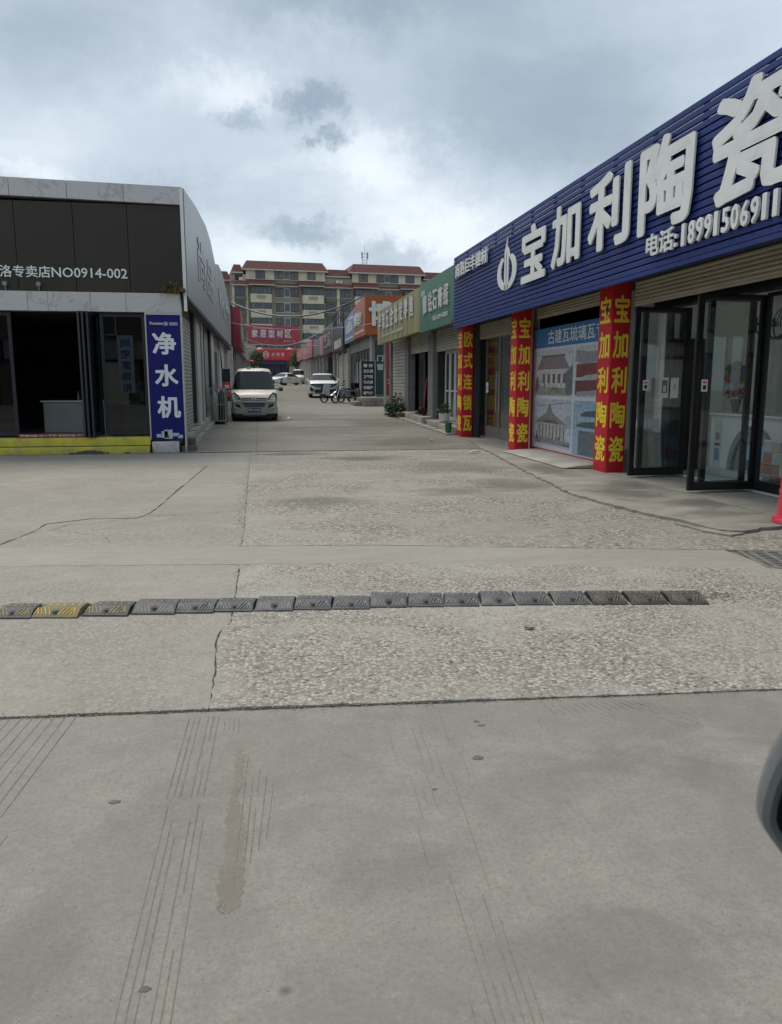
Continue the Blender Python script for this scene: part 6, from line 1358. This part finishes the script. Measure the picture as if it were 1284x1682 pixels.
mirrored(van, 'headlight_surround', m_blp, [(.46, .05, .73), (.755, .13, .69), (.785, .17, .93), (.66, .23, 1.0), (.52, .12, .88)], .055); mirrored(van, 'headlight', m_lamp, [(.52, .03, .755), (.73, .10, .72), (.755, .14, .90), (.66, .18, .95), (.56, .09, .86)], .055)
mirrored(van, 'fog_lamp', m_blp, [(.46, -.03, .46), (.66, -.03, .48), (.68, -.03, .60), (.50, -.03, .58)], .03); mirrored(van, 'bumper_trim', m_chr, [(.50, -.03, .43), (.66, -.03, .47), (.71, -.03, .60), (.685, -.03, .60), (.64, -.03, .50), (.50, -.03, .455)], .04)
quadp(van, 'under_bumper', m_blp, [(-.70, .02, .14), (.70, .02, .14), (.70, .0, .27), (-.70, .0, .27)], .02); B(van, 'skid_bar', m_bmp, -.40, -.02, .215, .40, .05, .245)
for sx in (-1, 1):
    m_ = MB().box(sx * .86, .64, 1.02, sx * 1.02, .74, 1.24).build('side_mirror', m_crm, van, bev=.04); MB().box(sx * .875, .625, 1.03, sx * 1.005, .638, 1.13).build('mirror_base', m_blp, m_); MB().tube([(sx * .76, .72, 1.10), (sx * .90, .73, 1.12)], .025, 6).build('mirror_arm', m_blp, m_)
MB().tube([(-.55, .545, 1.10), (.05, .62, 1.17)], .012, 5).tube([(.0, .545, 1.10), (.5, .62, 1.16)], .012, 5).build('wiper', m_blp, van)
MB().tube([(0, 1.5, 1.83), (0, 1.46, 1.93)], .008, 5).build('aerial', m_blp, van); B(van, 'roof_lamp', m_blp, -.24, 1.34, 1.80, -.10, 1.40, 1.83)

# white SUV
m_wht = paint('white_car_paint', (.74, .75, .76))
suv = car('parked_car', 'white suv with black split grille parked facing out beside the motorbikes', m_wht,
    [(-.02, .42, .72, .72, .70, .70, .5), (.08, .28, .86, .87, .84, .83, .6), (.35, .24, .99, 1.01, .90, .89, .6), (1.05, .24, 1.08, 1.12, .93, .92, .6), (1.15, .24, 1.06, 1.11, .93, .92, .86), (1.95, .24, 1.06, 1.50, .93, .92, .68),
     (2.4, .24, 1.08, 1.57, .93, .92, .62), (3.4, .24, 1.09, 1.57, .93, .92, .61), (4.2, .26, 1.09, 1.46, .92, .90, .58), (4.55, .32, 1.08, 1.2, .88, .86, .56), (4.62, .40, .9, .9, .82, .8, .5)],
    [('windshield', 4, 5, 'f'), ('side_window', 5, 7, 'side'), ('side_window', 7, 8, 'side'), ('rear_window', 8, 9, 'b')], [(.88, .95), (-.88, .95), (.88, 3.65), (-.88, 3.65)], .36, (4.02, 50.4, gz(51)), R(-2))
quadp(suv, 'grille', m_blp, [(-.50, -.0, .68), (.50, -.0, .68), (.84, .08, .84), (.80, .09, .91), (-.80, .09, .91), (-.84, .08, .84)], .08); quadp(suv, 'lower_grille', m_blp, [(-.55, .0, .32), (.55, .0, .32), (.66, -.0, .54), (-.66, -.0, .54)], .06)
mirrored(suv, 'headlight', m_lamp, [(.55, .01, .79), (.84, .12, .84), (.86, .14, .90), (.60, .06, .87)], .06); mirrored(suv, 'air_duct', m_blp, [(.66, .06, .40), (.88, .14, .46), (.90, .16, .70), (.70, .06, .60)], .10)
for s_ in (-1, 1): MB().tube([(s_ * .20, -.06, .74), (s_ * .50, -.045, .80), (s_ * .66, -.02, .74)], .012, 5).build('grille_trim', m_chr, suv)
B(suv, 'number_plate', m_plb, -.22, -.10, .55, .22, -.085, .68); B(suv, 'skid_plate', m_bmp, -.5, -.03, .26, .5, .1, .31)
for sx in (-1, 1): MB().lathe([(.02, 0), (.09, .03), (.10, .12), (.04, .2)], (sx * 1.03, 1.45, 1.14), 12, 'y').box(sx * .90, 1.5, 1.08, sx * 1.0, 1.56, 1.11).build('side_mirror', m_wht, suv, smooth=True)
for sx in (-1, 1): MB().tube([(sx * .58, 2.4, 1.55), (sx * .58, 3.8, 1.56)], .02, 5).build('roof_rail', m_blp, suv)

# white sedan, three-quarter on
sed = car('parked_car', 'white low sedan standing aslant across the far end of the alley', m_wht,
    [(-.0, .40, .60, .60, .66, .66, .5), (.10, .24, .72, .73, .82, .81, .6), (.5, .20, .84, .87, .90, .89, .6), (1.2, .20, .92, .97, .93, .91, .6), (1.45, .20, .94, .98, .93, .92, .82), (2.2, .20, .96, 1.38, .93, .91, .56), (2.6, .20, .97, 1.45, .93, .91, .55), (3.3, .20, .97, 1.43, .93, .91, .55), (4.1, .22, .98, 1.16, .92, .90, .58), (4.6, .26, .98, 1.03, .90, .87, .6), (4.8, .36, .85, .86, .82, .8, .5)],
    [('windshield', 4, 5, 'f'), ('side_window', 5, 6, 'side'), ('side_window', 6, 7, 'side'), ('side_window', 7, 8, 'side'), ('rear_window', 7, 8, 'b')], [(.89, .95), (-.89, .95), (.89, 3.85), (-.89, 3.85)], .35, (1.25, 92.5, gz(94.5)), R(-38))
quadp(sed, 'grille', m_blp, [(-.45, .0, .42), (.45, .0, .42), (.55, .02, .60), (-.55, .02, .60)], .03); mirrored(sed, 'headlight', m_lamp, [(.52, .03, .64), (.80, .16, .68), (.84, .22, .76), (.6, .10, .72)], .06)
quadp(sed, 'air_intake', m_blp, [(-.6, .01, .27), (.6, .01, .27), (.55, .0, .37), (-.55, .0, .37)], .03); B(sed, 'number_plate', m_blp, -.22, -.04, .44, .22, -.028, .56)
for sx in (-1, 1): MB().lathe([(.02, 0), (.08, .03), (.08, .12), (.03, .18)], (sx * 1.0, 1.75, 1.0), 12, 'y').build('side_mirror', m_wht, sed, smooth=True)
B(sed, 'door_line', m_blp, .933, 2.62, .32, .937, 2.635, .95); B(sed, 'door_handle', m_chr, .93, 2.35, .80, .95, 2.52, .825); B(sed, 'door_handle', m_chr, .93, 3.2, .82, .95, 3.37, .845); MB().text('众泰出行', (.94, 1.75, .66), DY, DZ, .8, .12, .004, .03).build('door_print', m_blp, sed)

# small far minivan
m_slv = paint('pale_beige_paint', (.46, .45, .40))
fv = car('far_van', 'small beige minivan parked at the right wall behind the sedan', m_slv,
    [(-.02, .36, .70, .70, .60, .62, .5), (.06, .26, .82, .82, .72, .73, .6), (.25, .24, .95, .95, .78, .78, .62), (.55, .24, 1.08, 1.10, .79, .79, .64), (.66, .24, 1.12, 1.16, .79, .79, .74), (1.1, .24, 1.12, 1.78, .79, .79, .60), (1.3, .24, 1.12, 1.88, .79, .79, .60), (3.3, .24, 1.12, 1.9, .79, .79, .60), (3.8, .26, 1.12, 1.8, .785, .78, .58), (3.92, .36, 1.05, 1.2, .76, .75, .52)],
    [('windshield', 4, 5, 'f'), ('side_window', 5, 7, 'side'), ('rear_window', 8, 9, 'b')], [(.76, .72), (-.76, .72), (.76, 3.15), (-.76, 3.15)], .30, (4.85, 102, gz(102)), R(-4))
quadp(fv, 'grille', m_blp, [(-.45, .0, .72), (.45, .0, .72), (.48, .02, .80), (-.48, .02, .80)], .03); mirrored(fv, 'headlight', m_lamp, [(.50, .05, .74), (.74, .12, .72), (.76, .16, .90), (.56, .12, .86)], .05)
quadp(fv, 'bumper', m_bmp, [(-.7, -.01, .36), (.7, -.01, .36), (.72, .0, .6), (-.72, .0, .6)], .04)
for sx in (-1, 1): MB().lathe([(.02, 0), (.10, .03), (.10, .08), (.03, .13)], (sx * .93, .72, 1.16), 12, 'y').build('side_mirror', m_blp, fv, smooth=True)

# ---- motorbikes
def wheel(t, y, r, tw=.05, spokes=8):
    w_ = MB().lathe([(r * .80, -tw * .8), (r * .93, -tw), (r, 0), (r * .93, tw), (r * .80, tw * .8), (r * .80, -tw * .8)], (0, y, r), 24, 'x', cap=False).build('wheel', m_tyre, t, smooth=True)
    s_ = MB()
    for k in range(spokes): a = 6.283 * k / spokes; s_.tube([(0, y, r), (0, y + r * .82 * math.cos(a), r + r * .82 * math.sin(a))], .008, 4)
    s_.lathe([(.05, -.05), (.05, .05)], (0, y, r), 10, 'x').build('spokes', m_chr, w_)
m_bk = mat('motorbike_black', (.015, .015, .017), .25, coat=.5, obj=True); m_slvb = mat('silver_fairing', (.42, .43, .45), .3, .5, obj=True)
z = gz(42.6)
mb_ = thing('motorbike', 'black and silver motorbike with round spoked wheels leaning before the orange shop', 'motorbike', (4.42, 42.4, z)); mb_.rotation_euler = (0, R(5), R(-52)); ORG[mb_.name] = Vector()
wheel(mb_, -.62, .30, .07); wheel(mb_, .62, .30, .085)
MB().box(-.15, -.28, .34, .15, .38, .66).build('fairing', m_slvb, mb_, bev=.05); MB().box(-.14, .36, .40, .14, .74, .62).build('side_panel', m_bk, mb_, bev=.04)
MB().tube([(.09, -.62, .30), (.09, -.42, .86)], .022, 6).tube([(-.09, -.62, .30), (-.09, -.42, .86)], .022, 6).build('fork', m_chr, mb_)
MB().tube([(-.34, -.28, 1.06), (-.28, -.33, .98), (0, -.40, .94), (.28, -.33, .98), (.34, -.28, 1.06)], .018, 6).build('handlebar', m_bk, mb_)
for s_ in (-1, 1): MB().tube([(s_ * .28, -.34, .98), (s_ * .34, -.38, 1.16)], .008, 4).lathe([(.02, 0), (.06, .01), (.06, .02)], (s_ * .35, -.39, 1.19), 10, 'y').build('mirror', m_bk, mb_)
MB().tube([(0, -.40, .80), (0, -.15, .60), (0, .1, .40), (0, .62, .32)], .028, 6).tube([(0, -.38, .70), (0, -.20, .32), (0, .15, .26)], .025, 6).build('frame', m_bk, mb_)
MB().lathe([(.03, -.34), (.11, -.26), (.135, -.08), (.12, .08), (.07, .16)], (0, -.05, .76), 14, 'y').build('tank', m_slvb, mb_, smooth=True)
MB().box(-.12, .08, .72, .12, .72, .80).build('seat', m_bk, mb_, bev=.03); MB().box(-.12, -.22, .26, .12, .14, .52).lathe([(.09, 0), (.09, .2)], (0, -.15, .42), 12, 'x').build('engine', mat('engine_grey', (.13, .13, .13), .4, .6, obj=True), mb_, bev=.02)
MB().tube([(.12, -.12, .30), (.14, .2, .26), (.15, .75, .36)], [.025, .03, .045], 8).build('exhaust', m_chr, mb_); MB().lathe([(.02, -.09), (.09, -.07), (.08, .04), (.02, .07)], (0, -.47, .90), 14, 'y').build('headlamp', m_lamp, mb_, smooth=True)
MB().box(-.17, .62, .80, .17, .98, 1.10).build('rear_box', m_bk, mb_, bev=.04); MB().add([(-.06, -.95, .42), (.06, -.95, .42), (.06, -.62, .64), (-.06, -.62, .64), (.06, -.35, .55), (-.06, -.35, .55)], [(0, 1, 2, 3), (3, 2, 4, 5)]).box(-.07, .45, .60, .07, .95, .66).build('mudguard', m_slvb, mb_)
MB().tube([(-.05, .05, .3), (-.22, .1, .0)], .012, 5).build('stand', m_bk, mb_)
sc_ = thing('scooter', 'dark electric scooter with a grey cover over its front, parked behind the motorbike', 'scooter', (3.92, 43.3, z)); sc_.rotation_euler.z = R(-62); ORG[sc_.name] = Vector()
wheel(sc_, -.55, .24, .07, 5); wheel(sc_, .55, .24, .08, 5)
MB().box(-.15, -.78, .36, .15, -.42, .50).build('front_mudguard', m_bk, sc_, bev=.05)
MB().add([(-.13, -.30, .30), (.13, -.30, .30), (.17, -.42, .62), (-.17, -.42, .62), (.12, -.36, .92), (-.12, -.36, .92), (-.13, -.22, .30), (.13, -.22, .30), (.15, -.30, .62), (-.15, -.30, .62), (.10, -.28, .90), (-.10, -.28, .90)],
         [(0, 1, 2, 3), (3, 2, 4, 5), (7, 6, 9, 8), (8, 9, 11, 10), (5, 4, 10, 11), (0, 3, 9, 6), (3, 5, 11, 9), (1, 7, 8, 2), (2, 8, 10, 4), (0, 6, 7, 1)]).build('front_shield', m_bk, sc_)
MB().box(-.12, -.3, .24, .12, .2, .30).build('footboard', m_bk, sc_, bev=.02); MB().add([(-.13, .1, .3), (.13, .1, .3), (.15, .8, .42), (-.15, .8, .42), (-.15, .12, .68), (.15, .12, .68), (.12, .82, .72), (-.12, .82, .72)], [(0, 3, 2, 1), (4, 5, 6, 7), (0, 1, 5, 4), (1, 2, 6, 5), (2, 3, 7, 6), (3, 0, 4, 7)]).build('tail', m_bk, sc_, bev=.04)
MB().box(-.12, .08, .70, .12, .74, .78).build('seat', m_blp, sc_, bev=.03); MB().tube([(-.32, -.24, 1.02), (0, -.32, .96), (.32, -.24, 1.02)], .018, 6).tube([(0, -.55, .24), (0, -.32, .96)], .03, 6).build('handlebar', m_bk, sc_)
cv = MB(); rc = random.Random(2)     # crumpled windshield quilt
for j in range(7):
    for i in range(9):
        a = -1 + 2 * i / 8; b = j / 6; cv.v.append((a * (.30 + .10 * b), -.46 - .12 * b + .10 * a * a + rc.uniform(-.02, .02), 1.05 - .62 * b + .03 * math.sin(i * 2.1 + j) - .06 * a * a))
cv.f = [(j * 9 + i, j * 9 + i + 1, (j + 1) * 9 + i + 1, (j + 1) * 9 + i) for j in range(6) for i in range(8)]
cv.build('cover', mat('silver_cover', (.36, .37, .40), .5, .2, var=.4, vscale=7, obj=True), sc_, smooth=True)

# ================================================================ OVERHEAD CABLES
m_cab = mat('cable_black', (.03, .03, .032), .7); m_cabg = mat('cable_grey', (.45, .45, .44), .6)
def cable(label, a, b, sag, r, m):
    a, b = Vector(a), Vector(b); n = 28; pts = []
    for i in range(n + 1):
        t_ = i / n; p = a.lerp(b, t_); p.z -= sag * 4 * t_ * (1 - t_); pts.append(p)
    o = MB().tube(pts, r, 6).build('cable', m); recenter(o, a); return tag(o, label, 'cable')
cable('thick black cable sagging across the alley to the orange sign', (-1.5, 46.5, 5.98), (5.45, 40.8, 5.93), .92, .032, m_cab)
cable('pale cable running beside the thick black one up to the orange sign', (-1.5, 46.6, 6.03), (5.5, 40.9, 5.98), .93, .018, m_cabg)
cable('thin pale cable from the left row to the olive sign corner', (-1.6, 46.4, 4.9), (5.0, 33.4, 4.0), .35, .010, m_cabg)
cable('thin pale cable across the face of the red street banner', (-1.4, 60, 4.95), (5.3, 67, 5.9), 1.0, .022, m_cabg)
cable('thin wire along the roofs of the right row', (5.3, 66.9, 5.35), (5.4, 50.6, 5.3), .15, .02, m_cabg)

# ================================================================ CAR MIRROR CLOSE TO THE CAMERA
t = thing('wing_mirror', 'black car wing mirror with grey rim, very close, cut by the right picture edge', 'car mirror', (.62, .70, .95))
out = [(-.0062, .9992), (-.0055, 1.0156), (-.0018, 1.0391), (.0037, 1.0612), (.0133, 1.0875), (.0259, 1.1171), (.0464, 1.1378), (.0825, 1.1513), (.1325, 1.1549), (.19, 1.15), (.22, 1.12), (.22, .97), (.19, .935), (.1422, .930), (.0907, .9271), (.0513, .9350), (.0232, .955), (.0043, .9772), (-.003, .988)]
th = R(38); MP = Matrix(((math.cos(th), math.sin(th), 0, .52), (-math.sin(th), math.cos(th), 0, .70), (0, 0, 1, 0), (0, 0, 0, 1)))
cx_, cz_ = .145, .985
prof = [(.86, -.012), (.90, -.020), (.95, -.018), (.985, -.008), (1.0, .006), (1.0, .018), (.95, .05), (.84, .08), (.58, .10), (.2, .11)]
mb = MB(MP); n = len(out)
for s_, dy_ in prof: mb.v += [tuple(MP @ Vector((cx_ + (x - cx_) * s_, dy_, cz_ + (zz - cz_) * s_))) for x, zz in out]
for i in range(len(prof) - 1):
    for k in range(n): mb.f.append((i * n + k, i * n + (k + 1) % n, (i + 1) * n + (k + 1) % n, (i + 1) * n + k))
mb.f.append(tuple((len(prof) - 1) * n + k for k in range(n)))
mb.build('housing', mat('grey_mirror_rim', (.13, .15, .16), .3, .3, var=.05, coat=.4), t, smooth=True)
mb = MB(MP); mb.add([(cx_ + (x - cx_) * .872, -.010, cz_ + (zz - cz_) * .872) for x, zz in out] + [(cx_ + (x - cx_) * .84, -.002, cz_ + (zz - cz_) * .84) for x, zz in out],
   [(k, (k + 1) % n, n + (k + 1) % n, n + k) for k in range(n)] + [tuple(range(n, 2 * n))])
mb.build('inner_face', mat('mirror_black', (.004, .005, .006), .6, spec=.2), t)
MB().tube([(.72, .74, .93), (.86, .72, .86), (1.0, .66, .80)], [.045, .05, .06], 12).build('arm', m_blp, t)
